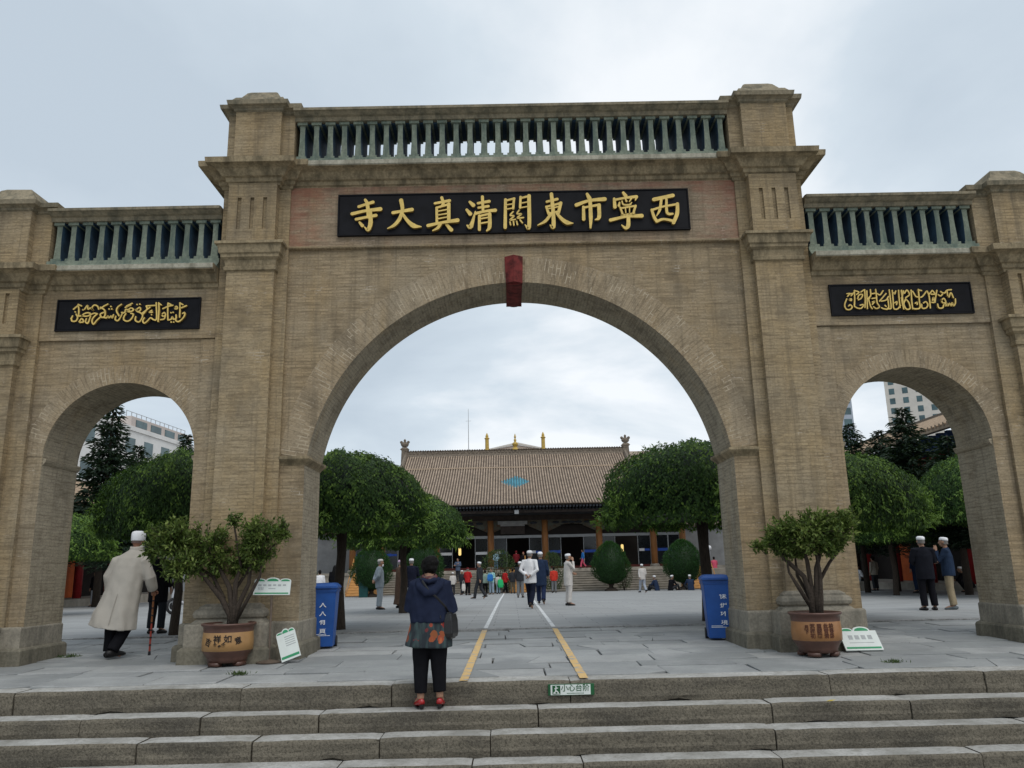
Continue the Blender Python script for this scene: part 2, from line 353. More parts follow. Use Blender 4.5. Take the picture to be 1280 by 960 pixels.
CH_MAIN=[([(-2.568,7.098),(-2.455,7.137),(-2.331,7.176)],[0.044,0.038,0.05]),([(-2.462,7.219),(-2.425,7.137),(-2.401,6.903)],[0.041,0.053,0.05]),([(-2.676,6.971),(-2.453,7.021),(-2.205,7.048)],[0.05,0.042,0.06]),([(-2.607,6.872),(-2.451,6.904),(-2.278,6.936)],[0.044,0.038,0.05]),([(-2.375,7.001),(-2.366,6.804),(-2.405,6.681),(-2.467,6.735)],[0.053,0.063,0.053,0.013]),([(-2.548,6.817),(-2.497,6.754)],[0.031,0.05]),([(-2.001,6.975),(-1.856,6.999),(-1.681,7.026)],[0.047,0.044,0.056]),([(-1.866,7.197),(-1.842,7.026),(-1.887,6.866),(-1.977,6.752),(-2.084,6.696)],[0.06,0.05,0.053,0.047,0.016]),([(-1.835,6.945),(-1.755,6.827),(-1.655,6.736),(-1.531,6.716)],[0.038,0.05,0.072,0.016]),([(-1.308,7.126),(-1.058,7.172)],[0.035,0.044]),([(-1.191,7.229),(-1.166,7.12),(-1.225,7.049)],[0.044,0.041,0.022]),([(-1.275,7.05),(-1.271,6.782)],0.038),([(-1.275,7.047),(-1.075,7.104)],[0.031,0.035]),([(-1.075,7.114),(-1.076,6.805)],[0.05,0.05]),([(-1.25,6.983),(-1.1,7.011)],0.02),([(-1.25,6.915),(-1.1,6.939)],0.02),([(-1.25,6.849),(-1.101,6.875)],0.02),([(-1.42,6.728),(-1.192,6.777),(-0.927,6.814)],[0.05,0.038,0.06]),([(-1.209,6.759),(-1.258,6.684),(-1.341,6.638)],[0.047,0.044,0.016]),([(-1.118,6.757),(-1.035,6.653)],[0.038,0.06]),([(-0.728,7.147),(-0.667,7.083)],[0.038,0.06]),([(-0.78,7.008),(-0.719,6.928)],[0.038,0.06]),([(-0.775,6.727),(-0.713,6.708),(-0.635,6.974)],[0.025,0.069,0.016]),([(-0.592,7.117),(-0.4,7.149)],[0.038,0.044]),([(-0.585,7.036),(-0.418,7.06)],[0.035,0.041]),([(-0.636,6.933),(-0.461,6.971),(-0.303,6.985)],[0.044,0.038,0.053]),([(-0.516,7.233),(-0.508,6.959)],[0.044,0.038]),([(-0.57,6.892),(-0.573,6.643)],[0.041,0.044]),([(-0.57,6.883),(-0.412,6.921)],[0.031,0.035]),([(-0.4,6.925),(-0.404,6.693),(-0.453,6.619)],[0.05,0.056,0.022]),([(-0.554,6.835),(-0.421,6.857)],0.022),([(-0.555,6.753),(-0.423,6.775)],0.022),([(-0.133,7.171),(-0.148,6.67)],[0.041,0.05]),([(-0.125,7.149),(0.017,7.186)],0.031),([(0.009,7.186),(-0.009,7.003)],0.035),([(-0.127,7.07),(-0.002,7.089)],0.019),([(-0.12,6.994),(-0.003,7.013)],0.019),([(0.118,7.211),(0.105,7.013)],0.035),([(0.122,7.198),(0.26,7.231)],0.031),([(0.26,7.239),(0.246,6.679),(0.181,6.72)],[0.053,0.056,0.013]),([(0.124,7.106),(0.241,7.127)],0.019),([(0.122,7.025),(0.239,7.044)],0.019),([(-0.01,6.956),(-0.061,6.891),(0.002,6.877),(-0.066,6.807),(0.025,6.816)],0.022),([(0.091,6.983),(0.053,6.915),(0.127,6.91),(0.054,6.84),(0.159,6.845)],0.022),([(-0.067,6.771),(-0.058,6.718)],0.022),([(-0.01,6.779),(-0.003,6.713)],0.022),([(0.043,6.781),(0.055,6.719)],0.022),([(0.1,6.803),(0.138,6.749)],0.022),([(0.549,7.117),(0.729,7.162)],[0.035,0.041]),([(0.538,7.031),(0.58,6.895)],[0.031,0.041]),([(0.546,7.027),(0.781,7.085)],[0.031,0.035]),([(0.783,7.092),(0.737,6.91)],[0.047,0.044]),([(0.578,6.99),(0.746,7.023)],0.02),([(0.584,6.908),(0.738,6.937)],0.028),([(0.632,7.255),(0.651,6.921),(0.645,6.662),(0.59,6.699)],[0.05,0.053,0.06,0.013]),([(0.613,6.889),(0.513,6.766),(0.387,6.698)],[0.044,0.044,0.013]),([(0.708,6.902),(0.796,6.793),(0.876,6.734),(0.972,6.721)],[0.035,0.053,0.066,0.013]),([(1.226,7.251),(1.263,7.169)],[0.041,0.063]),([(1.038,7.053),(1.258,7.128),(1.518,7.151)],[0.056,0.041,0.063]),([(1.157,7.018),(1.152,6.794)],[0.041,0.05]),([(1.166,7.004),(1.413,7.049)],[0.031,0.038]),([(1.416,7.049),(1.406,6.825),(1.339,6.781)],[0.053,0.056,0.016]),([(1.271,7.16),(1.27,6.836),(1.257,6.641)],[0.05,0.056,0.028]),([(1.829,7.257),(1.866,7.198)],[0.041,0.056]),([(1.673,7.152),(1.677,6.998)],[0.038,0.053]),([(1.688,7.13),(1.86,7.162),(2.048,7.18)],[0.035,0.035,0.047]),([(2.048,7.177),(2.021,7.112)],[0.044,0.013]),([(1.759,7.081),(1.743,7.02)],[0.025,0.038]),([(1.799,7.104),(1.821,7.04),(1.92,7.035),(1.959,7.074)],[0.019,0.025,0.028,0.016]),([(1.856,7.143),(1.874,7.097)],[0.019,0.031]),([(1.957,7.149),(1.92,7.089)],[0.028,0.016]),([(1.764,6.988),(1.795,6.876)],[0.028,0.031]),([(1.767,6.973),(2.011,7.009)],[0.025,0.028]),([(2.019,7.013),(1.975,6.879)],[0.035,0.031]),([(1.847,6.977),(1.851,6.887)],0.016),([(1.918,6.988),(1.912,6.891)],0.016),([(1.778,6.858),(1.999,6.889)],0.024),([(1.591,6.773),(1.859,6.831),(2.117,6.84)],[0.05,0.038,0.06]),([(1.892,6.82),(1.88,6.667),(1.832,6.629),(1.772,6.683)],[0.05,0.06,0.047,0.013]),([(2.329,7.124),(2.656,7.193)],[0.056,0.056]),([(2.455,7.114),(2.418,6.938),(2.358,6.828)],[0.038,0.041,0.013]),([(2.54,7.125),(2.532,6.909),(2.567,6.86),(2.629,6.862)],[0.035,0.041,0.041,0.031]),([(2.285,6.941),(2.315,6.815),(2.355,6.734)],[0.038,0.044,0.047]),([(2.294,6.937),(2.468,6.991),(2.712,7.031)],[0.035,0.028,0.035]),([(2.718,7.04),(2.7,6.861),(2.628,6.698)],[0.047,0.056,0.05]),([(2.351,6.728),(2.47,6.767),(2.642,6.728)],[0.041,0.035,0.041])]
CH_LEFT=[([(-7.152,5.275),(-7.138,5.227),(-7.077,5.226),(-7.053,5.284),(-7.084,5.342)],0.02),([(-7.136,5.312),(-7.156,5.265)],0.02),([(-7.065,5.506),(-7.045,5.41),(-7.04,5.304)],0.02),([(-7.132,5.423),(-7.072,5.48)],0.02),([(-7.059,5.501),(-7.007,5.478)],0.02),([(-7.035,5.304),(-6.985,5.314),(-6.948,5.345),(-6.889,5.359),(-6.847,5.337),(-6.884,5.306),(-6.939,5.302),(-6.985,5.314)],0.02),([(-6.98,5.411),(-6.972,5.407)],0.02),([(-6.95,5.419),(-6.911,5.482),(-6.895,5.418),(-6.857,5.438),(-6.812,5.395),(-6.836,5.438),(-6.801,5.485),(-6.749,5.468),(-6.723,5.414)],0.02),([(-6.843,5.3),(-6.873,5.185),(-6.915,5.207),(-6.905,5.259)],0.02),([(-7.015,5.209),(-6.98,5.261),(-6.945,5.208),(-7.004,5.198)],0.02),([(-6.845,5.321),(-6.788,5.347),(-6.736,5.335)],0.02),([(-6.736,5.335),(-6.791,5.278),(-6.81,5.215),(-6.78,5.162),(-6.736,5.224),(-6.681,5.281)],0.02),([(-6.694,5.424),(-6.637,5.465),(-6.58,5.496)],0.02),([(-6.696,5.445),(-6.621,5.391),(-6.612,5.295),(-6.66,5.275),(-6.685,5.329),(-6.628,5.359)],0.02),([(-6.64,5.275),(-6.579,5.263),(-6.561,5.294),(-6.538,5.262),(-6.511,5.293),(-6.488,5.261),(-6.473,5.314)],0.02),([(-6.554,5.413),(-6.547,5.408)],0.02),([(-6.529,5.455),(-6.522,5.45)],0.02),([(-6.51,5.412),(-6.503,5.407)],0.02),([(-6.357,5.486),(-6.413,5.439),(-6.428,5.376),(-6.38,5.291)],0.02),([(-6.335,5.353),(-6.368,5.269),(-6.404,5.217),(-6.446,5.239),(-6.441,5.292)],0.02),([(-6.355,5.354),(-6.305,5.352),(-6.289,5.405),(-6.227,5.383)],0.02),([(-6.302,5.437),(-6.215,5.478)],0.02),([(-7.103,5.38),(-7.094,5.375)],0.02),([(-6.322,5.342),(-6.275,5.373),(-6.208,5.425),(-6.165,5.392),(-6.223,5.361),(-6.286,5.384)],0.02),([(-6.282,5.458),(-6.195,5.504)],0.02),([(-6.201,5.334),(-6.159,5.318),(-6.183,5.244),(-6.24,5.203),(-6.302,5.226),(-6.307,5.279),(-6.281,5.331)],0.02),([(-6.13,5.396),(-6.092,5.359),(-6.049,5.389),(-6.068,5.432),(-6.12,5.391)],0.02),([(-6.115,5.483),(-6.108,5.479)],0.02),([(-6.07,5.488),(-6.064,5.483)],0.02),([(-6.092,5.359),(-6.04,5.336),(-6.005,5.283),(-6.048,5.189),(-6.115,5.211),(-6.115,5.275)],0.02),([(-5.959,5.453),(-5.818,5.459)],0.02),([(-5.959,5.451),(-5.944,5.398),(-5.998,5.314)],0.02),([(-6.019,5.325),(-5.896,5.429)],0.02),([(-5.862,5.375),(-5.9,5.344),(-5.849,5.343)],0.02),([(-5.864,5.303),(-5.858,5.299)],0.02),([(-5.801,5.501),(-5.775,5.236),(-5.819,5.216),(-5.872,5.248),(-5.918,5.197),(-5.965,5.161),(-5.993,5.198),(-5.973,5.25)],0.02),([(-5.761,5.5),(-5.747,5.383),(-5.746,5.183)],0.02),([(-5.755,5.489),(-5.717,5.462)],0.02),([(-5.706,5.308),(-5.668,5.339),(-5.644,5.296),(-5.683,5.276),(-5.706,5.308)],0.02),([(-5.644,5.296),(-5.66,5.233),(-5.719,5.219)],0.02),([(-5.619,5.497),(-5.611,5.327),(-5.598,5.211)],0.02),([(-5.619,5.497),(-5.566,5.47)],0.02),([(-5.693,5.403),(-5.615,5.439),(-5.535,5.458)],0.02),([(-5.598,5.211),(-5.548,5.221),(-5.531,5.262),(-5.508,5.22),(-5.469,5.24),(-5.473,5.293)],0.02),([(-5.559,5.334),(-5.553,5.329)],0.02),([(-5.525,5.338),(-5.518,5.334)],0.02),([(-5.543,5.175),(-5.536,5.171)],0.02),([(-5.503,5.174),(-5.496,5.17)],0.02),([(-5.502,5.41),(-5.473,5.436),(-5.455,5.398),(-5.49,5.394),(-5.502,5.41)],0.02),([(-5.422,5.493),(-5.413,5.376),(-5.409,5.249)],0.02),([(-5.416,5.488),(-5.369,5.46)],0.02),([(-5.39,5.408),(-5.312,5.443)],0.02),([(-5.364,5.312),(-5.334,5.327),(-5.331,5.279),(-5.367,5.217),(-5.424,5.176),(-5.466,5.198),(-5.46,5.25)],0.02)]
CH_RIGHT=[([(5.361,5.341),(5.316,5.241),(5.332,5.17),(5.388,5.158),(5.432,5.198),(5.407,5.239),(5.376,5.219)],0.018),([(5.398,5.325),(5.434,5.34),(5.43,5.309),(5.398,5.322)],0.018),([(5.376,5.381),(5.419,5.421),(5.468,5.43)],0.018),([(5.435,5.39),(5.501,5.46)],0.018),([(5.371,5.427),(5.42,5.431)],0.018),([(5.499,5.481),(5.487,5.339),(5.466,5.207)],0.018),([(5.503,5.476),(5.568,5.449),(5.524,5.409)],0.018),([(5.535,5.338),(5.562,5.398),(5.621,5.407),(5.594,5.346),(5.542,5.317)],0.018),([(5.466,5.207),(5.516,5.176),(5.574,5.175),(5.619,5.234),(5.56,5.226)],0.018),([(5.664,5.488),(5.653,5.315),(5.633,5.184)],0.018),([(5.597,5.448),(5.649,5.483)],0.018),([(5.696,5.466),(5.669,5.163)],0.018),([(5.756,5.486),(5.749,5.384),(5.709,5.334),(5.723,5.212),(5.746,5.161)],0.018),([(5.688,5.324),(5.729,5.344)],0.018),([(5.767,5.414),(5.836,5.423)],0.018),([(5.762,5.333),(5.836,5.341)],0.018),([(5.759,5.272),(5.799,5.281),(5.754,5.232)],0.018),([(5.839,5.484),(5.838,5.362),(5.835,5.26),(5.865,5.189),(5.813,5.16),(5.769,5.191)],0.018),([(5.854,5.412),(5.9,5.391),(5.957,5.461)],0.018),([(5.887,5.29),(6.01,5.419)],0.018),([(5.916,5.289),(5.996,5.308),(6.042,5.368)],0.018),([(5.902,5.178),(5.948,5.157),(6.017,5.165),(6.026,5.317)],0.018),([(5.965,5.217),(5.982,5.197)],0.018),([(6.066,5.479),(6.064,5.306),(6.055,5.165),(5.997,5.166)],0.018),([(6.113,5.468),(6.107,5.305),(6.099,5.164),(6.16,5.152),(6.216,5.212)],0.018),([(6.132,5.427),(6.144,5.406),(6.17,5.457)],0.018),([(6.125,5.254),(6.166,5.274),(6.15,5.223)],0.018),([(6.215,5.466),(6.206,5.324),(6.201,5.172)],0.018),([(6.263,5.465),(6.259,5.171)],0.018),([(6.255,5.455),(6.256,5.305),(6.24,5.337)],0.019),([(6.291,5.454),(6.246,5.305),(6.256,5.145)],0.019),([(6.301,5.411),(6.349,5.464),(6.379,5.388),(6.311,5.336)],0.019),([(6.308,5.315),(6.267,5.23),(6.296,5.144),(6.358,5.154),(6.351,5.25),(6.317,5.304)],0.019),([(6.415,5.462),(6.401,5.281),(6.398,5.142)],0.019),([(6.437,5.44),(6.477,5.354),(6.506,5.342)],0.019),([(6.533,5.471),(6.523,5.278),(6.517,5.161),(6.448,5.141),(6.399,5.153)],0.019),([(6.451,5.237),(6.484,5.252),(6.478,5.215)],0.019),([(6.542,5.46),(6.582,5.448)],0.019),([(6.562,5.341),(6.6,5.362),(6.673,5.446)],0.019),([(6.561,5.224),(6.563,5.16),(6.623,5.159),(6.661,5.211),(6.638,5.265),(6.594,5.245)],0.019),([(6.683,5.446),(6.701,5.349),(6.694,5.157)],0.019),([(6.695,5.381),(6.766,5.455)],0.019),([(6.737,5.391),(6.798,5.39),(6.775,5.444)],0.019),([(6.728,5.252),(6.769,5.252),(6.77,5.337),(6.743,5.284)],0.019),([(6.779,5.251),(6.799,5.326),(6.838,5.453)],0.019),([(6.848,5.378),(6.885,5.356),(6.92,5.387)],0.019),([(6.896,5.431),(6.923,5.409),(6.964,5.408),(7.001,5.45),(7.074,5.459)],0.019),([(6.815,5.219),(6.826,5.155),(6.887,5.153),(6.915,5.206)],0.019),([(6.886,5.292),(6.899,5.238),(6.951,5.248),(6.93,5.312),(6.885,5.281)],0.019),([(6.942,5.184),(6.969,5.226),(6.937,5.216)],0.019),([(6.998,5.429),(6.997,5.354)],0.019),([(7.014,5.332),(7.056,5.406),(7.084,5.32)],0.019),([(6.973,5.183),(7.009,5.225),(7.023,5.182),(7.051,5.235),(7.064,5.181),(7.101,5.223),(7.112,5.298)],0.019)]
# ---------------------------------------------------------------- ground, platform, steps
def gz(y):
    if y < 4: return .015 * (y - 1.04)
    if y < 20: return .0444 - .006 * (y - 4)
    return -.0516 - .014 * (min(y, 50) - 20)
def S(o): o['kind'] = 'structure'; return o

g = MB(); g.add([(-4000, -4000, -1.6), (4000, -4000, -1.6), (4000, 4000, -1.6), (-4000, 4000, -1.6)], [(0, 1, 2, 3)])
S(g.build('ground', M('ground_grey', (.16, .155, .145), .95, .3, .05)))

# courtyard: large worn slabs, drawn by the material, rising and falling with the drainage
def M_court():
    m, t, b, N_, K = mat_base('court_slabs'); b.inputs['Roughness'].default_value = .8
    c = N_('ShaderNodeTexCoord').outputs['Object']
    br = N_('ShaderNodeTexBrick'); K(c, br.inputs['Vector']); br.inputs['Scale'].default_value = 1
    br.inputs['Brick Width'].default_value = 1.1; br.inputs['Row Height'].default_value = .62; br.inputs['Mortar Size'].default_value = .012; br.inputs['Mortar Smooth'].default_value = .3
    br.inputs['Color1'].default_value = (.30, .306, .303, 1); br.inputs['Color2'].default_value = (.255, .26, .258, 1); br.inputs['Mortar'].default_value = (.15, .15, .15, 1)
    f = nodes_noise(t, .45, 7, .62)
    col = mixc(t, ramp(t, f, [(.35, 0), (.7, .6)]), br.outputs[0], (.22, .22, .215))
    f2 = nodes_noise(t, 1.0, 6, .65, sc=(.25, 1.6, 1))
    col = mixc(t, ramp(t, f2, [(.5, 0), (.72, .55)]), col, (.39, .395, .40))
    K(col, b.inputs['Base Color']); bump(t, b, br.outputs['Fac'], -.3, .006); return m
c = MB(); ys = [4.0, 6, 9, 12, 16, 20, 26, 32, 38, 44, 50, 120]
for i in range(len(ys) - 1):
    c.add([(-90, ys[i], gz(ys[i])), (90, ys[i], gz(ys[i])), (90, ys[i + 1], gz(ys[i + 1])), (-90, ys[i + 1], gz(ys[i + 1]))], [(0, 1, 2, 3)])
S(c.build('courtyard', M_court()))
dr = MB(); random.seed(3); x = -30
while x < 30:                                                         # the dark seam and worn kerb where slabs meet courtyard
    l = random.uniform(1.2, 2.6); dr.box(x, x + l - .02, 3.86, 4.12, gz(4) - .1, gz(4) + random.uniform(.006, .02)); x += l
S(dr.build('courtyard_kerb', M_mould('kerb_stone', (.30, .30, .295), (.12, .12, .115))))

# platform: individually cut slabs over dark bedding
pb = MB(); pb.add([(-30, -2.6, gz(-2.6) - .06), (30, -2.6, gz(-2.6) - .06), (30, 4, gz(4) - .06), (-30, 4, gz(4) - .06)], [(0, 1, 2, 3)])
S(pb.build('platform_bed', SOIL))
def M_slab():
    m, t, b, N_, K = mat_base('slab_stone'); b.inputs['Roughness'].default_value = .72; b.inputs['Specular IOR Level'].default_value = .35
    a = N_('ShaderNodeAttribute'); a.attribute_name = 'tint'
    col = ramp(t, a.outputs['Fac'], [(0, (.225, .236, .234)), (.6, (.30, .31, .307)), (1, (.375, .378, .368))])
    f = nodes_noise(t, 1.7, 8, .65)
    col = mixc(t, ramp(t, f, [(.38, .5), (.62, 0)]), col, (.19, .195, .20))
    f3 = nodes_noise(t, .7, 6, .6)
    col = mixc(t, ramp(t, f3, [(.5, 0), (.68, .65)]), col, (.40, .405, .40))
    f2 = nodes_noise(t, 30, 5, .7); col = mixc(t, ramp(t, f2, [(.3, .35), (.55, 0)]), col, (.17, .17, .17))
    K(col, b.inputs['Base Color']); bump(t, b, f2, .3, .006); return m
SLAB = M_slab()
random.seed(11); sl = MB(); tints = []
y = -2.30
while y < 3.86:
    d = random.choice([.42, .5, .58, .68]); y1 = min(y + d, 3.86)
    if 3.86 - y1 < .2: y1 = 3.86
    x = -16 + random.uniform(0, 1)
    while x < 16:
        wd = random.uniform(.7, 1.75); gp = random.uniform(.005, .013)
        jj = lambda: random.uniform(-.022, .022)
        sub = [(x + gp, y + gp + .004 + jj() * .7), (x + wd - gp, y + gp + .004 + jj() * .7), (x + wd - gp + jj(), y1 - gp), (x + gp + jj(), y1 - gp)]
        if random.random() < .16:                                     # a broken corner
            k = random.uniform(.08, .3); sub = [sub[0], (sub[1][0] - k, sub[1][1]), (sub[1][0], sub[1][1] + k * random.uniform(.3, .7)), sub[2], sub[3]]
        polys = [sub]
        if random.random() < .25 and len(sub) == 4:                    # cracked right through
            q = random.uniform(.25, .75); q2 = min(.9, max(.1, q + random.uniform(-.3, .3))); g_ = .006
            bx_, tx_ = sub[0][0] + (sub[1][0] - sub[0][0]) * q, sub[3][0] + (sub[2][0] - sub[3][0]) * q2
            polys = [[sub[0], (bx_ - g_, sub[0][1]), (tx_ - g_, sub[3][1]), sub[3]], [(bx_ + g_, sub[1][1]), sub[1], sub[2], (tx_ + g_, sub[2][1])]]
        for sub in polys:
            dz0 = -abs(random.gauss(0, .009)); tx, ty = random.uniform(-.006, .006), random.uniform(-.010, .010); n = len(sub); xc, yc = x + wd / 2, (y + y1) / 2
            hz = lambda px, py: min(.0, dz0 + tx * (px - xc) + ty * (py - yc))
            ins = [(px + (xc - px) * .012 / wd, py + (yc - py) * .025) for px, py in sub]
            sl.add([(px, py, gz(py) - .07) for px, py in sub] + [(px, py, gz(py) - .006 + hz(px, py)) for px, py in sub] + [(px, py, gz(py) + hz(px, py)) for px, py in ins],
                   [(i, (i + 1) % n, n + (i + 1) % n, n + i) for i in range(n)] + [(n + i, n + (i + 1) % n, 2 * n + (i + 1) % n, 2 * n + i) for i in range(n)] + [tuple(range(2 * n, 3 * n))])
            tints += [random.random()] * (3 * n)
        x += wd
    y = y1 + random.choice([0, .004, .012])
so = S(sl.build('platform_paving', SLAB))
at_ = so.data.attributes.new('tint', 'FLOAT', 'POINT'); at_.data.foreach_set('value', tints)

# steps: courses of rough granite blocks
EDGE = [(-2.66, -.062, .36), (-3.0, -.31, .36), (-3.34, -.51, .36), (-3.68, -.72, .38), (-4.02, -.93, .38), (-4.36, -1.13, .4)]
for k, (ye, zt, dp) in enumerate(EDGE):
    st = MB(); zb = (EDGE[k + 1][1] if k + 1 < len(EDGE) else -1.45) - .02
    x = -17 + random.uniform(0, 1.5)
    while x < 17:
        wd = random.choice([1.3, 1.7, 2.1, 2.6, 3.0]) * random.uniform(.85, 1.1); gp = random.uniform(.004, .009)
        y0 = ye + random.uniform(-.014, .014); dz = random.uniform(-.012, .004)
        nx = max(4, int(wd / .12)); prof = [(0, zb), (-.012, zb + .08), (-.004, (zb + zt) / 2), (-.006, zt - .04), (.004, zt - .014), (.02, zt), (dp * .5, zt), (dp + .05, zt)]
        rings = []; sd = random.random() * 99
        for i in range(nx + 1):
            xx = x + gp + (wd - 2 * gp) * i / nx; r = []
            for j, (py, pz) in enumerate(prof):
                q = noise.noise_vector(Vector((xx * 3.1 + sd, pz * 6, py * 6 + k)))
                ed = 1.0 if i in (0, nx) else 0
                a = (.014 if j < 4 else .008) if j < 6 else .004
                chip = max(0, noise.noise(Vector((xx * 5 + sd, k * 7.7, 0))) - .42) * .05 if j in (3, 4, 5) else 0
                if j == 0: pz += max(0, noise.noise(Vector((xx * 2.3 + sd, 9.1, k))) + .05) * .07
                r.append((xx, y0 + py + a * q.y + ed * .012 * (j < 6) + chip, pz + dz + (a * .5 * q.z if 0 < j else 0) - ed * .01 * (j > 3) - chip * .7))
            rings.append(r)
        st.rloft(rings, 0, cap=True, closed=False)
        x += wd
    o = S(st.build('stone_step', [GRANITE, GRAN_TOP])); fix_normals(o)
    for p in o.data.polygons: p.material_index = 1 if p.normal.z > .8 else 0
    bk = MB(); bk.box(-17, 17, ye + .03, ye + dp, zb - .3, zt - .03); S(bk.build('step_core', SOIL))
pv = MB(); pv.add([(-60, -60, -1.33), (60, -60, -1.33), (60, -4.2, -1.33), (-60, -4.2, -1.33)], [(0, 1, 2, 3)])
S(pv.build('pavement', GRAN_TOP))

def lane(x0, x1, y0, y1, w0, m, name):
    ys = [y0 + (y1 - y0) * i / 24 for i in range(25)]; b = MB(); random.seed(int(w0 * 1000 + abs(x0 * 10)))
    for i in range(24):
        xa, xb = (x0 + (x1 - x0) * t / 24 for t in (i, i + 1)); a = random.uniform(-.004, .004)
        b.add([(xa - w0 / 2 + a, ys[i], gz(ys[i]) + .005), (xa + w0 / 2 + a, ys[i], gz(ys[i]) + .005), (xb + w0 / 2, ys[i + 1], gz(ys[i + 1]) + .005), (xb - w0 / 2, ys[i + 1], gz(ys[i + 1]) + .005)], [(0, 1, 2, 3)])
    S(b.build(name, m))
def worn(name, c):
    m, t, b, N_, K = mat_base(name); b.inputs['Roughness'].default_value = .8
    f = nodes_noise(t, 7, 7, .7); K(ramp(t, f, [(.38, (.30, .31, .32)), (.47, c), (.8, tuple(min(1, q * 1.12) for q in c))]), b.inputs['Base Color']); return m
YL, WL = worn('worn_yellow', (.60, .40, .16)), worn('worn_white', (.60, .61, .61))
lane(-.745, -.70, -2.63, 3.86, .10, YL, 'lane_marking'); lane(.648, .665, -2.63, 3.86, .10, YL, 'lane_marking')
lane(-.70, -.60, 4.13, 41.5, .085, WL, 'lane_marking'); lane(.665, .80, 4.13, 41.5, .085, WL, 'lane_marking')

# ---------------------------------------------------------------- the gateway
GATE = empty('stone_gateway', (0, 0, 0), 0, 'great brick gateway of three round arches with green balustrades along its top', 'gateway')
T = 1.04
def arc(cx, cz, r, a0, a1, n): return [(cx + r * math.cos(a0 + (a1 - a0) * i / n), cz + r * math.sin(a0 + (a1 - a0) * i / n)) for i in range(n + 1)]
MZ, MR = 2.41, 3.36; ma = math.asin((2.95 - MZ) / MR)
SX, SZ, SR = 6.248, 3.03, 1.18
poly = [(-8.94, -.05), (-7.428, -.05)] + arc(-SX, SZ, SR, PI, 0, 40) + [(-5.068, -.05), (-3.346, -.05), (-3.346, 2.95)]
poly += arc(0, MZ, MR, PI - ma, ma, 72) + [(3.346, 2.95), (3.346, -.05), (5.068, -.05)] + arc(SX, SZ, SR, PI, 0, 40) + [(7.428, -.05), (8.94, -.05)]
poly += [(8.94, 5.95), (4.83, 5.95), (4.83, 7.7), (-4.83, 7.7), (-4.83, 5.95), (-8.94, 5.95)]
wl = MB(); wl.prism(poly, 0, T); wo = wl.build('wall', [BRICK, BRICK_JAMB], GATE); fix_normals(wo)
ul = wo.data.uv_layers.new(name='UV')
for p in wo.data.polygons:
    if abs(p.normal.y) < .5: p.material_index = 1
    s = 0
    for li in p.loop_indices:
        co = wo.data.vertices[wo.data.loops[li].vertex_index].co
        if abs(p.normal.y) > .5: ul.data[li].uv = (co.x, co.z)
        elif abs(p.normal.x) > .97: ul.data[li].uv = (co.y, co.z)
        else:
            cx, cz, r = (0, MZ, MR) if abs(co.x) < 4 else (math.copysign(SX, co.x), SZ, SR)
            ul.data[li].uv = (co.y, r * math.atan2(co.z - cz, co.x - cx))
def ring(cx, cz, r0, r1, a0, a1, n, skip=None):
    b = MB(); rings = []
    for i in range(n + 1):
        a = a0 + (a1 - a0) * i / n; cc, ss = math.cos(a), math.sin(a)
        rings.append([(cx + r0 * cc, -.007, cz + r0 * ss), (cx + r1 * cc, -.007, cz + r1 * ss), (cx + r1 * cc, .02, cz + r1 * ss), (cx + r0 * cc, .02, cz + r0 * ss)])
    b.rloft(rings)
    o = b.build('arch_ring', BRICK_ARCH, GATE, uv=True, uvfun=lambda co: (math.hypot(co.x - cx, co.z - cz) - r0, r1 * math.atan2(co.z - cz, co.x - cx) * .93)); fix_normals(o)
ring(0, MZ, MR, 3.80, ma + .0, PI / 2 - .045, 40); ring(0, MZ, MR, 3.80, PI / 2 + .042, PI - ma, 40)
for s in (-1, 1): ring(s * SX, SZ, SR, 1.465, 0.02, PI - .02, 60)
k = MB()                                                              # painted keystone running through the arch
zt, zb = 6.20, 5.74
for z0, z1, a, b_ in ((zb, zt, .135, .15),):
    k.rloft([[(-.02 - a, -.05, z0), (-.02, -.14, z0), (-.02 + a, -.05, z0), (-.02 + a, .03, z0), (-.02 - a, .03, z0)], [(-.02 - b_, -.05, z1), (-.02, -.14, z1), (-.02 + b_, -.05, z1), (-.02 + b_, .03, z1), (-.02 - b_, .03, z1)]])
k.rloft([[(-.02 + .135 * math.cos(a), y, 5.775 - .07 * math.sin(a)) for a in [PI * i / 8 for i in range(9)]] for y in (-.05, 1.09)])
k.box(-.155, .115, 1.02, 1.10, 5.72, 6.18)
fix_normals(k.build('keystone', KEYRED, GATE))
for s in (-1, 1):                                                     # impost mouldings
    i_ = MB(); xs = sorted
    def ir(d): return (min(s * (3.346 - d), s * 3.73), max(s * (3.346 - d), s * 3.73), -d, T + d)
    i_.rect([(*ir(.005), 2.835), (*ir(.02), 2.86), (*ir(.07), 2.91), (*ir(.085), 2.93), (*ir(.085), 2.965), (*ir(.01), 2.985)])
    i_.build('impost', MOULD, GATE)
    for xj, d in ((7.428, -1), (5.068, 1)):
        j = MB(); a = lambda p: (min(s * (xj + d * p), s * (xj - d * .02)), max(s * (xj + d * p), s * (xj - d * .02)), .02, T + .02)
        j.rect([(*a(.0), 2.925), (*a(.02), 2.94), (*a(.045), 2.985), (*a(.05), 3.0), (*a(.05), 3.025), (*a(.0), 3.035)])
        j.build('impost', BRICK_JAMB, GATE, uv=True)
def mir(x0, x1, s): return (min(s * x0, s * x1), max(s * x0, s * x1))
def blockloft(mb, x0, x1, s, yf, prof, m=0):                         # prof = (projection, z); the same on front, back and both ends
    a, b = mir(x0, x1, s); mb.rect([(a - p, b + p, yf - p, T - yf + p, z) for p, z in prof], m)

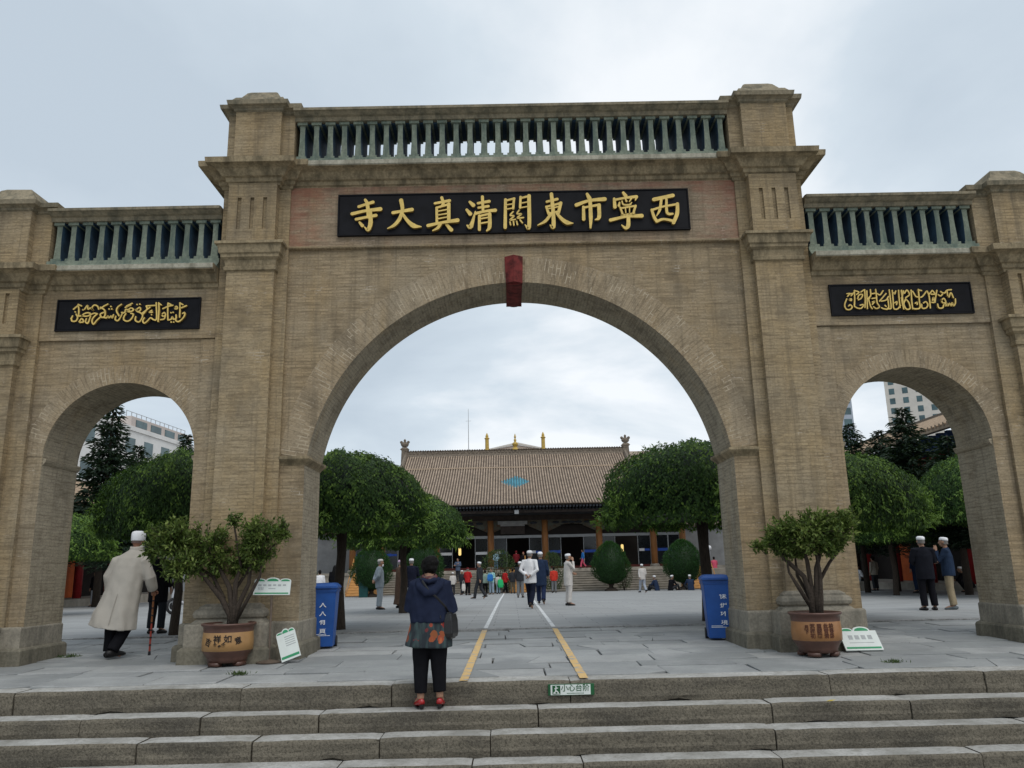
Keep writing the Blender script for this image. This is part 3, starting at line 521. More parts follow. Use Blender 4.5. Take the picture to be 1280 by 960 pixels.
def pilaster(s, lx0, lx1, px0, px1, zc, zn, dz):
    """lesene + shaft + capital (top zc) up to the cornice neck zn"""
    pr = MB(); a, b = mir(lx0, lx1, s); pr.rect([(a, b, -.08, T + .08, .3), (a, b, -.08, T + .08, zn + .05)])
    a, b = mir(px0, px1, s); pr.rect([(a, b, -.2, T + .2, .76), (a, b, -.2, T + .2, zc - .4)])
    P = pr.build('pilaster', BRICK_PIL, GATE, uv=True)
    cp = MB(); blockloft(cp, px0, px1, s, -.2, [(0, zc - .47), (.035, zc - .455), (.045, zc - .40), (.02, zc - .385), (.035, zc - .29), (.06, zc - .27), (.085, zc - .25), (.085, zc - .205), (.11, zc - .185), (.13, zc - .05), (.165, zc - .045), (.165, zc), (.03, zc + .012)])
    cp.build('capital', MOULD, P)
    fr = MB(); gw, ux0, ux1 = .065, px0 + .0, px1 + .015
    a, b = mir(ux0, ux1, s); fr.box(a, b, -.23, T + .23, zc + .005, zn + .02)
    g0, g1 = zc + .235 - dz, zc + .79 - dz * 2.6; cx = (a + b) / 2; y0 = -.27
    fr.box(a, b, y0, -.228, zc + .005, g0); fr.box(a, b, y0, -.228, g1, zn + .02)
    xs = [a] + [v for c_ in (-.21, 0, .21) for v in (cx + c_ - gw / 2, cx + c_ + gw / 2)] + [b]
    for q in range(0, 8, 2): fr.box(xs[q], xs[q + 1], y0, -.228, g0, g1)
    fr.build('frieze_block', BRICK_PIL, P, uv=True)
    bs = MB(); blockloft(bs, px0, px1, s, -.2, [(.17, .515), (.15, .525), (.11, .56), (.085, .575), (.12, .60), (.135, .645), (.12, .69), (.09, .715), (.07, .72), (.07, .745), (.0, .79)])
    bs.build('base', DADO, P)
    pd = MB(); a, b = mir(px0 - .235, px1 + .2, s); pd.rect([(a, b, -.47, T + .47, .18), (a, b, -.47, T + .47, .505), (a + .015, b - .015, -.455, T + .455, .52)])
    bevel(pd.build('pedestal', DADO, P), .012)
    pl = MB(); pl.rect([(a - .05, b + .05, -.55, T + .55, -.08), (a - .05, b + .05, -.545, T + .545, .17), (a - .01, b + .01, -.50, T + .50, .2)])
    bevel(pl.build('plinth', PLINTH, P), .012)
    return P
CORN = [(0, -.38), (.035, -.37), (.045, -.325), (.075, -.31), (.085, -.25), (.13, -.235), (.20, -.13), (.22, -.12), (.27, -.10), (.335, -.09), (.345, .0), (.33, .012)]
for s in (-1, 1):
    for (lx0, lx1, px0, px1, zc, zt, zn, dz) in ((3.72, 4.83, 3.90, 4.67, 6.448, 7.84, 7.47, 0), (7.67, 8.94, 7.93, 8.70, 4.945, 6.075, 5.70, .03)):
        P = pilaster(s, lx0, lx1, px0, px1, zc, zn, dz)
        cn = MB(); blockloft(cn, lx0, lx1, s, -.06, [(p, zt + z) for p, z in CORN]); blockloft(cn, px0, px1, s, -.2, [(p, zt + z - .003) for p, z in CORN[:-1]] + [(.33, zt + .004)])
        cn.build('entablature', MOULD, P)
        tp = MB(); h = 1.0 if lx0 < 5 else 1.02
        a, b = mir(lx0 - .02, lx1, s); tp.box(a, b, -.07, T + .07, zt, zt + h + .02)
        a, b = mir(px0, px1, s); tp.box(a, b, -.2, T + .2, zt - .01, zt + h + .03)
        tp.build('parapet_pier', BRICK_PIL, P, uv=True)
        CP = [(0, h), (.03, h + .02), (.035, h + .05), (.075, h + .075), (.12, h + .085), (.135, h + .155), (.12, h + .165)]
        cap = MB(); blockloft(cap, lx0 - .02, lx1, s, -.07, [(p, zt + z) for p, z in CP]); blockloft(cap, px0, px1, s, -.2, [(p, zt + z + .005) for p, z in CP])
        cx = s * (px0 + px1) / 2; zz = zt + h + .165
        cap.rect([(cx - .46, cx + .46, -.30, T + .30, zz), (cx - .40, cx + .40, -.22, T + .22, zz + .11), (cx - .34, cx + .34, -.16, T + .16, zz + .14), (cx - .26, cx + .26, -.06, T + .06, zz + .29), (cx - .21, cx + .21, .0, T, zz + .34)])
        cap.jitter(.012, 5); cap.build('pier_cap', COPING, P)
# entablatures and balustrades between the piers
def bal_profile(x, z0, z1):
    b = MB(); h = z1 - z0
    for y0, y1 in ((-.02, .62),):
        b.box(x - .085, x + .085, y0 - .03, y1 + .03, z0, z0 + .055 * h / .68, 0)
        b.box(x - .085, x + .085, y0 - .03, y1 + .03, z1 - .05, z1, 0)
        zz = [z0 + .055 * h / .68 + (z1 - .05 - z0 - .055 * h / .68) * t for t in (0, .2, .5, .8, 1)]; ww = [.058, .052, .043, .041, .045]
        rings = [[(x - q, y0, z), (x + q, y0, z), (x + q, y1, z), (x - q, y1, z)] for q, z in zip(ww, zz)]; b.rloft(rings, 0)
    return b
def span(x0, x1, zt, n, name):
    e = MB(); e.rect([(x0, x1, -p, T + p, zt + z - (.006 if z >= 0 else 0)) for p, z in CORN]); ent = e.build('entablature', MOULD, GATE)
    pl = MB(); x0 += .004; x1 -= .004
    pl.rect([(x0, x1, -.335, T + .335, zt - .083), (x0, x1, -.352, T + .352, zt - .07), (x0, x1, -.352, T + .352, zt + .003), (x0, x1, -.28, T + .28, zt + .02)])
    pl.v = [tuple(Vector(p)) for p in pl.v]; pl.build('fascia', LEDGE, ent)
    x0 -= .001; x1 += .001
    rl = MB(); zb, zr = zt + .885, zt + 1.055
    rl.rect([(x0, x1, -p, .60 + p, z) for p, z in ((.08, zb), (.10, zb + .06), (.14, zb + .075), (.20, zb + .12), (.23, zb + .125), (.235, zr), (.15, zr + .02))])
    B = rl.build('balustrade', COPING, GATE)
    x0 -= .002; x1 += .002
    sb = MB(); sb.rect([(x0, x1, -.2, T + .2, zt + .01), (x0, x1, -.1, T + .1, zt + .12), (x0, x1, -.09, T + .09, zt + .185)]); sb.build('sill', BALU, B)
    ub = MB(); ub.box(x0, x1, .02, .58, zt + .86, zt + .888); ub.build('soffit', BALU_BLUE, B)
    for i in range(n):
        x = x0 + (x1 - x0) * (i + .5) / n
        o = bal_profile(x, zt + .187, zt + .883).build('baluster', [BALU, BALU_BLUE], B); fix_normals(o)
        for p in o.data.polygons: p.material_index = 0 if p.normal.y < -.7 or abs(p.normal.z) > .9 else 1
span(-3.70, 3.70, 7.84, 31, 'main'); span(-7.66, -4.84, 6.075, 12, 'l'); span(4.84, 7.66, 6.075, 12, 'r')
fz = MB(); fz.box(-3.725, 3.725, -.045, .02, 6.435, 7.5); fz.build('frieze_panel', BRICK_RED, GATE, uv=True)
fl = MB(); fl.rect([(-3.725, 3.725, -.05, .02, 6.40), (-3.725, 3.725, -.075, .02, 6.415), (-3.725, 3.725, -.075, .02, 6.44), (-3.725, 3.725, -.046, .02, 6.455)]); fl.build('frieze_ledge', BRICK, GATE, uv=True)
for s in (-1, 1):
    a, b = mir(4.825, 7.675, s); f = MB(); f.box(a, b, -.045, .02, 4.915, 5.74); f.build('frieze_panel', BRICK, GATE, uv=True)
    a, b = mir(4.825, 5.068, s); f = MB(); f.box(a, b, -.02, .02, .3, 4.9); f.build('pier_strip', BRICK, GATE, uv=True)
# grey stone foot of the piers
for s in (-1, 1):
    for x0, x1 in ((3.346, 5.068), (7.428, 8.94)):
        d = MB(); a, b = mir(x0, x1, s); d.rect([(a - .02, b + .02, -.1, T + .02, .2), (a - .02, b + .02, -.1, T + .02, .495), (a - .002, b + .002, -.082, T, .512)])
        bevel(d.build('pier_foot', DADO, GATE), .01)
        d = MB(); d.rect([(a - .085, b + .085, -.165, T + .085, -.1), (a - .08, b + .08, -.16, T + .08, .19), (a - .045, b + .045, -.125, T + .045, .215)]); d.jitter(.008, 4)
        bevel(d.build('pier_plinth', PLINTH, GATE), .015)
# writing boards
def board(x0, x1, z0, z1, chars, y, label, dep, ins=.03):
    b = MB(); b.box(x0, x1, y, -.03, z0, z1); o = bevel(b.build('name_board', BLACKB), .008)
    tag(o, label, 'name board')
    fr = MB()
    for q in ((x0, x1, z1, z1 + .02), (x0, x1, z0 - .02, z0), (x0 - .02, x0, z0 - .02, z1 + .02), (x1, x1 + .02, z0 - .02, z1 + .02)): fr.box(q[0], q[1], y - .012, -.03, q[2], q[3])
    fr.build('frame', BLACKB, o)
    lt = MB()
    for i, (p, wd) in enumerate(chars): stroke(lt, p, [q * 1.14 for q in wd] if isinstance(wd, list) else wd * 1.14, y - dep - .0012 * (i % 19), y + .01)
    l = lt.build('lettering', [GOLD, GOLD_D], o); fix_normals(l)
    for p in l.data.polygons: p.material_index = 0 if p.normal.y < -.5 else 1
board(-2.9, 2.9, 6.625, 7.315, CH_MAIN, -.10, 'long black board with nine large gold Chinese characters above the middle arch', .045)
board(-7.395, -5.12, 5.085, 5.575, CH_LEFT, -.075, 'small black board of loosely spaced gold Arabic script above the elder with the cane', .025)
board(5.12, 7.395, 5.085, 5.575, CH_RIGHT, -.075, 'small black board of dense upright gold Arabic script above the arch showing the tower', .025)
# ---------------------------------------------------------------- the prayer hall across the courtyard
FL = 1.12; HX = .45
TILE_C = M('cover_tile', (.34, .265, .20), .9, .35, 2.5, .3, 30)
TILE_P = M('pan_tile', (.115, .088, .07), .95, .35, 2)  # far darker than the cover tiles: shade in the roof valleys painted in
RIDGE = M('ridge_tile', (.17, .14, .11), .9, .5, 9, .6, 14, .05)
WOODC = M('column_wood', (.34, .145, .05), .6, .25, 2, sc=(3, 3, .5))
DARKW = M('dark_wood', (.045, .033, .028), .7, .4, 3)
BLUED = M('painted_beam', (.028, .033, .042), .7, .5, 4)
PAINT = M('painted_bracket', (.22, .10, .04), .7, .6, 3, col2=(.10, .12, .10))
GLASSD = M('dark_glass', (.012, .014, .017), .12, .3, 2, spec=.5)
ALU = M('aluminium', (.34, .35, .36), .5, .1, 4)
REDD = M('red_threshold', (.10, .02, .016), .7, .3, 3)
STONE_S = M('hall_stone', (.31, .28, .235), .9, .25, 2, .3, 20)
BLUEST = M('blue_band', (.03, .09, .42), .6, .2, 3)
YELG = M('yellow_glaze', (.48, .33, .08), .5, .2, 6)
INTER = M('dark_interior', (.02, .016, .014), .9, .3, 1)
H = empty('prayer_hall', (HX, 49, 0), 0, 'wide timber prayer hall with ribbed brown tile roof, blue diamond and orange columns', 'prayer hall')
def hp(mb, name, m, par=None, **k):                                  # a part modelled in world metres
    mb.xf(Matrix.Translation((-HX, -49, 0))); return mb.build(name, m, par or H, **k)
b = MB(); b.box(-16, 17, 46.0, 70, -1, FL); b.box(-16, 17, 45.95, 46.2, FL - .18, FL + .02); podium = hp(b, 'podium', STONE_S)
b = MB(); n = 9
for i in range(n):
    z0 = gz(43) - .02; zs = z0 + (FL - z0) * (i + 1) / (n + 1); b.box(-9.9, 10.6, 46 - .36 * (n - i), 46.02, z0 - .5, zs - .06); b.box(-9.95, 10.65, 45.94 - .36 * (n - i), 46.01, zs - .055, zs)
hp(b, 'stair', STONE_S)
hp_top = 5.0
for i, x in enumerate([-11.92] + [HX - .02 + 4.06 * k for k in (-2.5, -1.5, -.5, .5, 1.5, 2.5)] + [12.76]):
    b = MB(); b.lathe([(.24, FL), (.24, hp_top)], 16, (x, 48.6, 0)); o = hp(b, 'column', WOODC, smooth=True)
    b = MB(); b.lathe([(.36, FL), (.38, FL + .1), (.3, FL + .22)], 16, (x, 48.6, 0)); hp(b, 'column_base', STONE_S, o)
xs = [-11.92] + [HX - .02 + 4.06 * k for k in (-2.5, -1.5, -.5, .5, 1.5, 2.5)] + [12.76]
for i in range(7):
    a, c_ = xs[i] + .22, xs[i + 1] - .22; w_ = c_ - a; k1, k2 = a + w_ * .27, c_ - w_ * .27
    if w_ < 2.5: k1 = k2 = (a + c_) / 2
    b = MB(); b.box(a, c_, 48.62, 48.76, 3.42, 3.62); fr = hp(b, 'lintel', ALU)
    for q0, q1 in ((a, k1), (k2, c_)):
        b = MB(); b.box(q0 + .02, q1 - .02, 48.68, 48.72, FL + .18, 3.42); o = hp(b, 'glass_panel', GLASSD)
        b = MB(); b.box(q0, q0 + .04, 48.66, 48.74, FL + .18, 3.42); b.box(q1 - .04, q1, 48.66, 48.74, FL + .18, 3.42); hp(b, 'panel_frame', ALU, o)
        b = MB(); m_ = (q0 + q1) / 2
        if i % 2: b.box(q0 + .1, m_, 48.665, 48.675, 2.28, 2.47); b.box(m_, q1 - .1, 48.66, 48.67, 2.30, 2.45)
        else: b.box(q0 + .06, q1 - .06, 48.665, 48.675, 2.26, 2.46)
        s_ = hp(b, 'film_band', [WHITEC, BLUEST], o)
        for p in s_.data.polygons: p.material_index = 1 if (i in (0, 1, 4, 6) or (i % 2 and p.index >= 6)) else 0
    b = MB(); b.box(a, c_, 48.6, 48.8, FL, FL + .19); hp(b, 'threshold', REDD)
    b = MB(); b.box(a, c_, 48.7, 48.75, 3.62, 4.3); hp(b, 'transom', INTER)
    b = MB()                                                          # carved, painted brackets under the beam
    b.prism([(a, 4.28), (a + w_ * .5, 4.42), (c_, 4.28), (c_, 4.72), (a, 4.72)][::-1], 48.5, 48.62)
    b.prism([(a, 3.85), (a + w_ * .28, 4.30), (a + w_ * .2, 4.45), (a, 4.45)][::-1], 48.46, 48.58); b.prism([(c_, 3.85), (c_ - w_ * .28, 4.30), (c_ - w_ * .2, 4.45), (c_, 4.45)], 48.46, 48.58)
    fix_normals(hp(b, 'carved_bracket', PAINT))
    b = MB()
    for q in (.17, .36, .5, .64, .83): b.ball((a + w_ * q, 48.47, 4.52), (.28, .06, .1), 8)
    hp(b, 'painted_motif', BLUED)
b = MB(); b.box(-14.6, 15.5, 48.3, 48.9, 4.72, 5.08); hp(b, 'beam', DARKW)
b = MB(); b.box(-15, 16, 53, 53.2, FL, 5.1); hp(b, 'inner_wall', INTER)
b = MB(); b.box(-1.05, 1.15, 48.2, 48.5, 4.42, 4.66); b.box(-.85, .95, 48.35, 48.6, 4.3, 4.42); hp(b, 'name_panel', M('faded_panel', (.30, .30, .30), .7, .2, 3))
b = MB(); b.box(-.85, .95, 48.35, 48.6, 3.72, 4.3); hp(b, 'dark_plaque', DARKW)
b = MB(); b.box(-15.2, 16.1, 46.4, 48.9, 5.08, 5.30); hp(b, 'bracket_tier', BLUED)
b = MB()
for i in range(130): x = -15 + 31 * (i + .5) / 130; b.box(x - .07, x + .07, 45.2, 48.2, 5.42, 5.55)
for i in range(130): x = -15 + 31 * (i + .5) / 130; b.box(x - .06, x + .06, 45.6, 48.2, 5.28, 5.40)
hp(b, 'rafters', BLUED)
b = MB(); b.box(-15.4, 16.3, 45.3, 49.5, 5.56, 5.62); b.box(-15.3, 16.2, 45.7, 46.0, 5.1, 5.3); hp(b, 'eave_board', DARKW)
b = MB(); b.box(.2, .5, 45.4, 45.6, 5.0, 5.28); hp(b, 'floodlight', ALU)
RY, RZ, EY, EZ = 56.0, 10.75, 45.1, 5.68
def roof_pt(t): return (RY + (EY - RY) * t, EZ + (RZ - EZ) * ((1 - t) ** 1.22 * .82 + (1 - t) * .18))
def hw(t): return 9.4 if t < .5 else 9.4 + 6.4 * ((t - .5) / .5) ** 1.15
for side in (0, 1):
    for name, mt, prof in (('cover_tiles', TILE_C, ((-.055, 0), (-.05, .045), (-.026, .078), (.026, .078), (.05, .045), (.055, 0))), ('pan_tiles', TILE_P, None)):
        b = MB()
        if prof:
            nt_ = int(31.4 / .205)
            for i in range(nt_):
                x = HX - 15.6 + .205 * (i + .5); ax = abs(x - HX); t0 = 0 if ax < 9.4 else .5 + .5 * ((ax - 9.4) / 6.4) ** (1 / 1.15)
                if t0 > .98: continue
                nq = 44 if ax < 1.6 else 9; ts = [t0 + (1 - t0) * q / nq for q in range(nq + 1)]; rings = []
                for t in ts:
                    y, z = roof_pt(t); y = y if not side else 2 * RY - y
                    lift = .35 * max(0, (ax - 10) / 6) ** 2
                    rings.append([(x + dx, y, z + dz + lift) for dx, dz in prof])
                b.rloft(rings, cap=True, closed=False)
        else:
            rows = []
            for q in range(45):
                t = q / 44; y, z = roof_pt(t); y = y if not side else 2 * RY - y
                rows.append([(HX + hw(t) * k / 40, y, z - .015 + .35 * max(0, (abs(hw(t) * k / 40) - 10) / 6) ** 2) for k in range(-40, 41)])
            b.rloft(rows, cap=False, closed=False)
        o = fix_normals(hp(b, name, [mt, M('blue_glaze' + name, (.06, .25, .32) if prof else (.04, .14, .18), .5, .3, 2)]))  # glaze on the pan tiles also darkened to paint the valley shade
        if not side:                                                  # the diamond of blue glazed tiles let into the slope
            for p in o.data.polygons:
                if abs(p.center.x + HX - .38) / 1.15 + abs(p.center.y + 49 - 50.2) / 1.15 < 1: p.material_index = 1
b = MB(); yb, zb_ = roof_pt(.26)
b.rect([(HX - 9.4, HX + 9.4, yb - .08, yb + .1, zb_ + .02), (HX - 9.4, HX + 9.4, yb - .08, yb + .1, zb_ + .11)]); hp(b, 'tile_course', M('pale_tile', (.44, .34, .25), .9, .2, 3))
b = MB(); b.rect([(HX - 9.5, HX + 9.5, RY - .28, RY + .28, RZ - .15), (HX - 9.5, HX + 9.5, RY - .2, RY + .2, RZ + .1), (HX - 9.5, HX + 9.5, RY - .16, RY + .16, RZ + .36), (HX - 9.5, HX + 9.5, RY - .24, RY + .24, RZ + .42)])
for i in range(60): x = HX - 9.3 + 18.6 * i / 59; b.ball((x, RY - .17, RZ + .23), (.15, .07, .13), 6)
for i in range(90): x = HX - 9.4 + 18.8 * i / 89; b.ball((x, RY, RZ + .44), (.09, .12, .09), 6)
hp(b, 'ridge', RIDGE)
for s in (-1, 1):
    b = MB(); x = HX + s * 9.5
    b.rect([(x - .3, x + .3, RY - .25, RY + .25, RZ - .6), (x - .26, x + .26, RY - .2, RY + .2, RZ + .5), (x - .38, x + .38, RY - .24, RY + .24, RZ + .62), (x - .2, x + .2, RY - .15, RY + .15, RZ + .8)])
    b.ball((x, RY, RZ + 1.05), (.36, .2, .26), 8); b.ball((x - .3, RY, RZ + 1.25), (.14, .12, .14), 6); b.ball((x + .3, RY, RZ + 1.25), (.14, .12, .14), 6); b.ball((x, RY, RZ + 1.35), (.12, .1, .2), 6)
    hp(b, 'ridge_ornament', RIDGE)
    b = MB()                                                          # descending ridge along the verge
    pts = [(HX + s * (hw(t) + .02), roof_pt(t)[0], roof_pt(t)[1] + .12) for t in [i / 10 for i in range(11)]]; b.tube(pts, .17, 6); hp(b, 'verge_ridge', RIDGE)
    b = MB(); x = HX + s * 9.3; b.prism([(0, 0)] and [(-1, 0), (1, 0), (0, 1)], 0, .1)
    b.v = []; b.f = []; b.m = []; yy = [roof_pt(t) for t in (0, .25, .5)]
    poly_ = [(y, z) for y, z in yy] + [(2 * RY - y, z) for y, z in yy[::-1]]
    b.add([(x, y, z) for y, z in poly_] + [(x + s * .12, y, z) for y, z in poly_], [tuple(range(6)), tuple(range(11, 5, -1))] + [(i, (i + 1) % 6, 6 + (i + 1) % 6, 6 + i) for i in range(6)])
    fix_normals(hp(b, 'gable_wall', STONE_S))
for k, (x, r_) in enumerate(((HX - 2.42, 1), (HX, .9), (HX + 2.42, 1))):
    b = MB(); z = RZ + .4
    if k != 1: b.lathe([(.2, z), (.17, z + .1), (.16, z + .95), (.22, z + 1.0), (.22, z + 1.06), (.12, z + 1.12), (.13, z + 1.25), (.03, z + 1.5)], 12, (x, RY, 0))
    else: b.lathe([(.3, z), (.26, z + .12), (.12, z + .25), (.26, z + .45), (.26, z + .55), (.08, z + .7), (.12, z + .85), (.05, z + 1.0), (.1, z + 1.1), (.02, z + 1.4)], 12, (x, RY, 0))
    hp(b, 'finial', YELG)

# ---------------------------------------------------------------- galleries on both sides
RED = M('red_lacquer', (.30, .02, .022), .5, .25, 3)
ORANGE = M('orange_door', (.50, .10, .02), .55, .25, 2)
TILE_S = M('side_tiles', (.36, .27, .19), .9, .25, 3)
BLUEP = M('blue_bracket', (.02, .05, .14), .7, .4, 5)
def gallery(sx, x_eave, y0, y1, label, dz=0):
    G_ = empty('side_gallery', (sx * (x_eave + 4), (y0 + y1) / 2, 0), 0, label, 'gallery'); ox, oy = sx * (x_eave + 4), (y0 + y1) / 2
    def pt(mb, name, m, par=None, **k): mb.xf(Matrix.Translation((-ox, -oy, 0))); return fix_normals(mb.build(name, m, par or G_, **k))
    X = lambda d: sx * (x_eave + d)
    def bx(mb, d0, d1, ya, yb, z0, z1): mb.box(min(X(d0), X(d1)), max(X(d0), X(d1)), ya, yb, z0, z1)
    b = MB(); bx(b, .4, 8, y0, y1, -1.2, .18); pt(b, 'podium', STONE_S)
    b = MB(); bx(b, 3.4, 3.7, y0, y1, .18, 6.0 + dz); pt(b, 'back_wall', INTER)
    ny = int((y1 - y0) / 3.1)
    for i in range(ny + 1):
        y = y0 + .3 + (y1 - y0 - .6) * i / ny
        b = MB(); b.lathe([(.21, .18), (.21, 5.3 + dz)], 12, (X(1.3), y, 0)); pt(b, 'column', RED, smooth=True)
        if i < ny and i % 2 == 0:
            b = MB(); bx(b, 2.2, 2.28, y + .35, y + 1.6, .2, 3.0); pt(b, 'door', ORANGE)
    b = MB(); bx(b, 1.1, 1.5, y0, y1, 4.55 + dz, 5.2 + dz); pt(b, 'beam', RED)
    b = MB()
    for i in range(int((y1 - y0) / .7)):
        y = y0 + .35 + .7 * i; bx(b, .5, 1.5, y - .18, y + .18, 5.2 + dz, 5.65 + dz); bx(b, .25, 1.3, y - .1, y + .1, 5.6 + dz, 5.85 + dz)
    pt(b, 'eave_brackets', BLUEP)
    b = MB(); rows = []
    for t in [0, .15, .35, .6, 1]: rows.append([(X(-.1 + 6.2 * t), y, 6.0 + dz + 2.3 * (t ** 1.3)) for y in (y0 - .6, y1 + .6)])
    for t in [1, .6, .35, .15, 0]: rows.append([(X(-.1 + 6.2 * t), y, 5.85 + dz + 2.3 * (t ** 1.3)) for y in (y0 - .6, y1 + .6)])
    b.rloft(rows + [rows[0]], cap=False, closed=False)
    for y, q in ((y0 - .6, 0), (y1 + .6, 1)): b.add([r[q] for r in rows], [tuple(range(10))])
    r_ = pt(b, 'roof', TILE_S)
    b = MB(); ng = int((y1 - y0 + 1.2) / .3)
    for i in range(ng):
        y = y0 - .6 + .3 * (i + .5)
        b.tube([(X(-.14 + 6.2 * t), y, 6.03 + dz + 2.3 * (t ** 1.3)) for t in (0, .15, .35, .6, 1)], .075, 6)
    pt(b, 'tile_rows', TILE_S, r_)
    b = MB(); bx(b, 6.0, 6.25, y0 - .6, y1 + .6, 8.1 + dz, 8.5 + dz); pt(b, 'ridge', RIDGE, r_)
gallery(1, 17.4, 14.5, 44, 'long red columned gallery with orange doors behind the two standing talkers', .45)
gallery(-1, 21.5, 17.5, 44, 'dark red columned gallery half hidden behind the elder and the conifers', -1.2)

# ---------------------------------------------------------------- town buildings beyond
def M_plain(n, c): return M(n, c, .85, .08, .6)
CREAM, WHITEB, PEACH = M_plain('cream_wall', (.62, .58, .52)), M_plain('white_wall', (.68, .67, .65)), M_plain('peach_wall', (.52, .42, .34))
WIN = M('town_glass', (.06, .11, .12), .2, .4, .4, spec=.5); WIN2 = M('teal_glass', (.08, .28, .27), .2, .3, .4, spec=.5)
def block(label, name, c, sz, rz, mat, rows, cols, faces, win=WIN, ww=.5, wh=.45, extra=None):
    B_ = empty(name, c, rz, label, 'building'); a, d, h = sz
    m = MB(); m.box(-a / 2, a / 2, -d / 2, d / 2, 0, h); m.box(-a / 2 - .15, a / 2 + .15, -d / 2 - .15, d / 2 + .15, h, h + .5); m.build('wall', mat, B_)
    for f in faces:
        L = a if f == 'f' else d; nc = cols[f]
        for i in range(rows):
            zc = h * (i + .55) / rows
            for j in range(nc):
                u = -L / 2 + L * (j + .5) / nc; hw_, hh = L / nc * ww / 2, h / rows * wh / 2
                m = MB()
                if f == 'f': m.box(u - hw_, u + hw_, -d / 2 - .04, -d / 2 + .1, zc - hh, zc + hh)
                elif f == 'r': m.box(a / 2 - .1, a / 2 + .04, u - hw_, u + hw_, zc - hh, zc + hh)
                else: m.box(-a / 2 - .04, -a / 2 + .1, u - hw_, u + hw_, zc - hh, zc + hh)
                o = m.build('window', win, B_)
    if extra: extra(B_)
    return B_
def pent(B_):
    m = MB(); m.box(-4.5, 8.9, -12, 3, 19.0, 20.3); m.build('penthouse', M_plain('pink_wall', (.54, .47, .43)), B_)
    for j in range(4):
        m = MB(); m.box(8.85, 8.97, -11 + 3.4 * j, -8.6 + 3.4 * j, 19.2, 20.0); m.build('window', WIN, B_)
    m = MB()
    for j in range(14): m.box(8.2, 8.26, -12 + j * 1.1, -11.94 + j * 1.1, 20.3, 21.0)
    m.box(8.2, 8.26, -12, 2.4, 20.95, 21.0); m.build('railing', ALU, B_)
block('pale apartment block with broad windows behind the tall conifers beside the elder', 'apartment_block', (-51.0, 90, -1.2), (18, 44, 18.6), R(-4), WHITEB, 5, {'f': 5, 'r': 11}, ('f', 'r'), extra=pent)
block('tall pale high-rise tower rising above the conifers, seen through the arch', 'tower_block', (128.5, 236, -1.2), (15, 14, 92), R(-27), CREAM, 30, {'f': 4, 'l': 3, 'r': 3}, ('f', 'l', 'r'), ww=.42, wh=.6)
block('narrow glassy tower showing as a sliver at the edge of the tower arch', 'tower_block', (87.8, 205, -1.2), (9, 14, 46), 0, M_plain('blue_wall', (.36, .40, .46)), 15, {'f': 3}, ('f',), ww=.7, wh=.6)
def ped(B_):
    m = MB(); m.prism([(-16.6, 14.3), (-1.6, 14.3), (-8.8, 15.75)], -8.5, 8); fix_normals(m.build('pediment', PEACH, B_))
    m = MB(); m.prism([(-17, 14.25), (-16.6, 14.25), (-8.8, 15.8), (-1.6, 14.25), (-1.2, 14.25), (-8.8, 16.0)], -8.7, -8.4); fix_normals(m.build('pediment_trim', CREAM, B_))
block('long peach building with low pediment and teal windows peeping over the hall roof', 'peach_building', (9.6, 84, -1.2), (34, 16, 14.3), 0, PEACH, 4, {'f': 9}, ('f',), win=WIN2, ww=.7, wh=.55, extra=ped)
b = MB(); b.tube([(0, 0, 0), (0, 0, 5.6)], [.05, .02], 6); b.tube([(-.3, 0, 4.2), (.3, 0, 4.2)], .015, 4)
tag(b.build('antenna_mast', ALU, loc=(-4.6, 77, 13.4)), 'thin antenna mast rising over the ridge of the prayer hall', 'antenna')
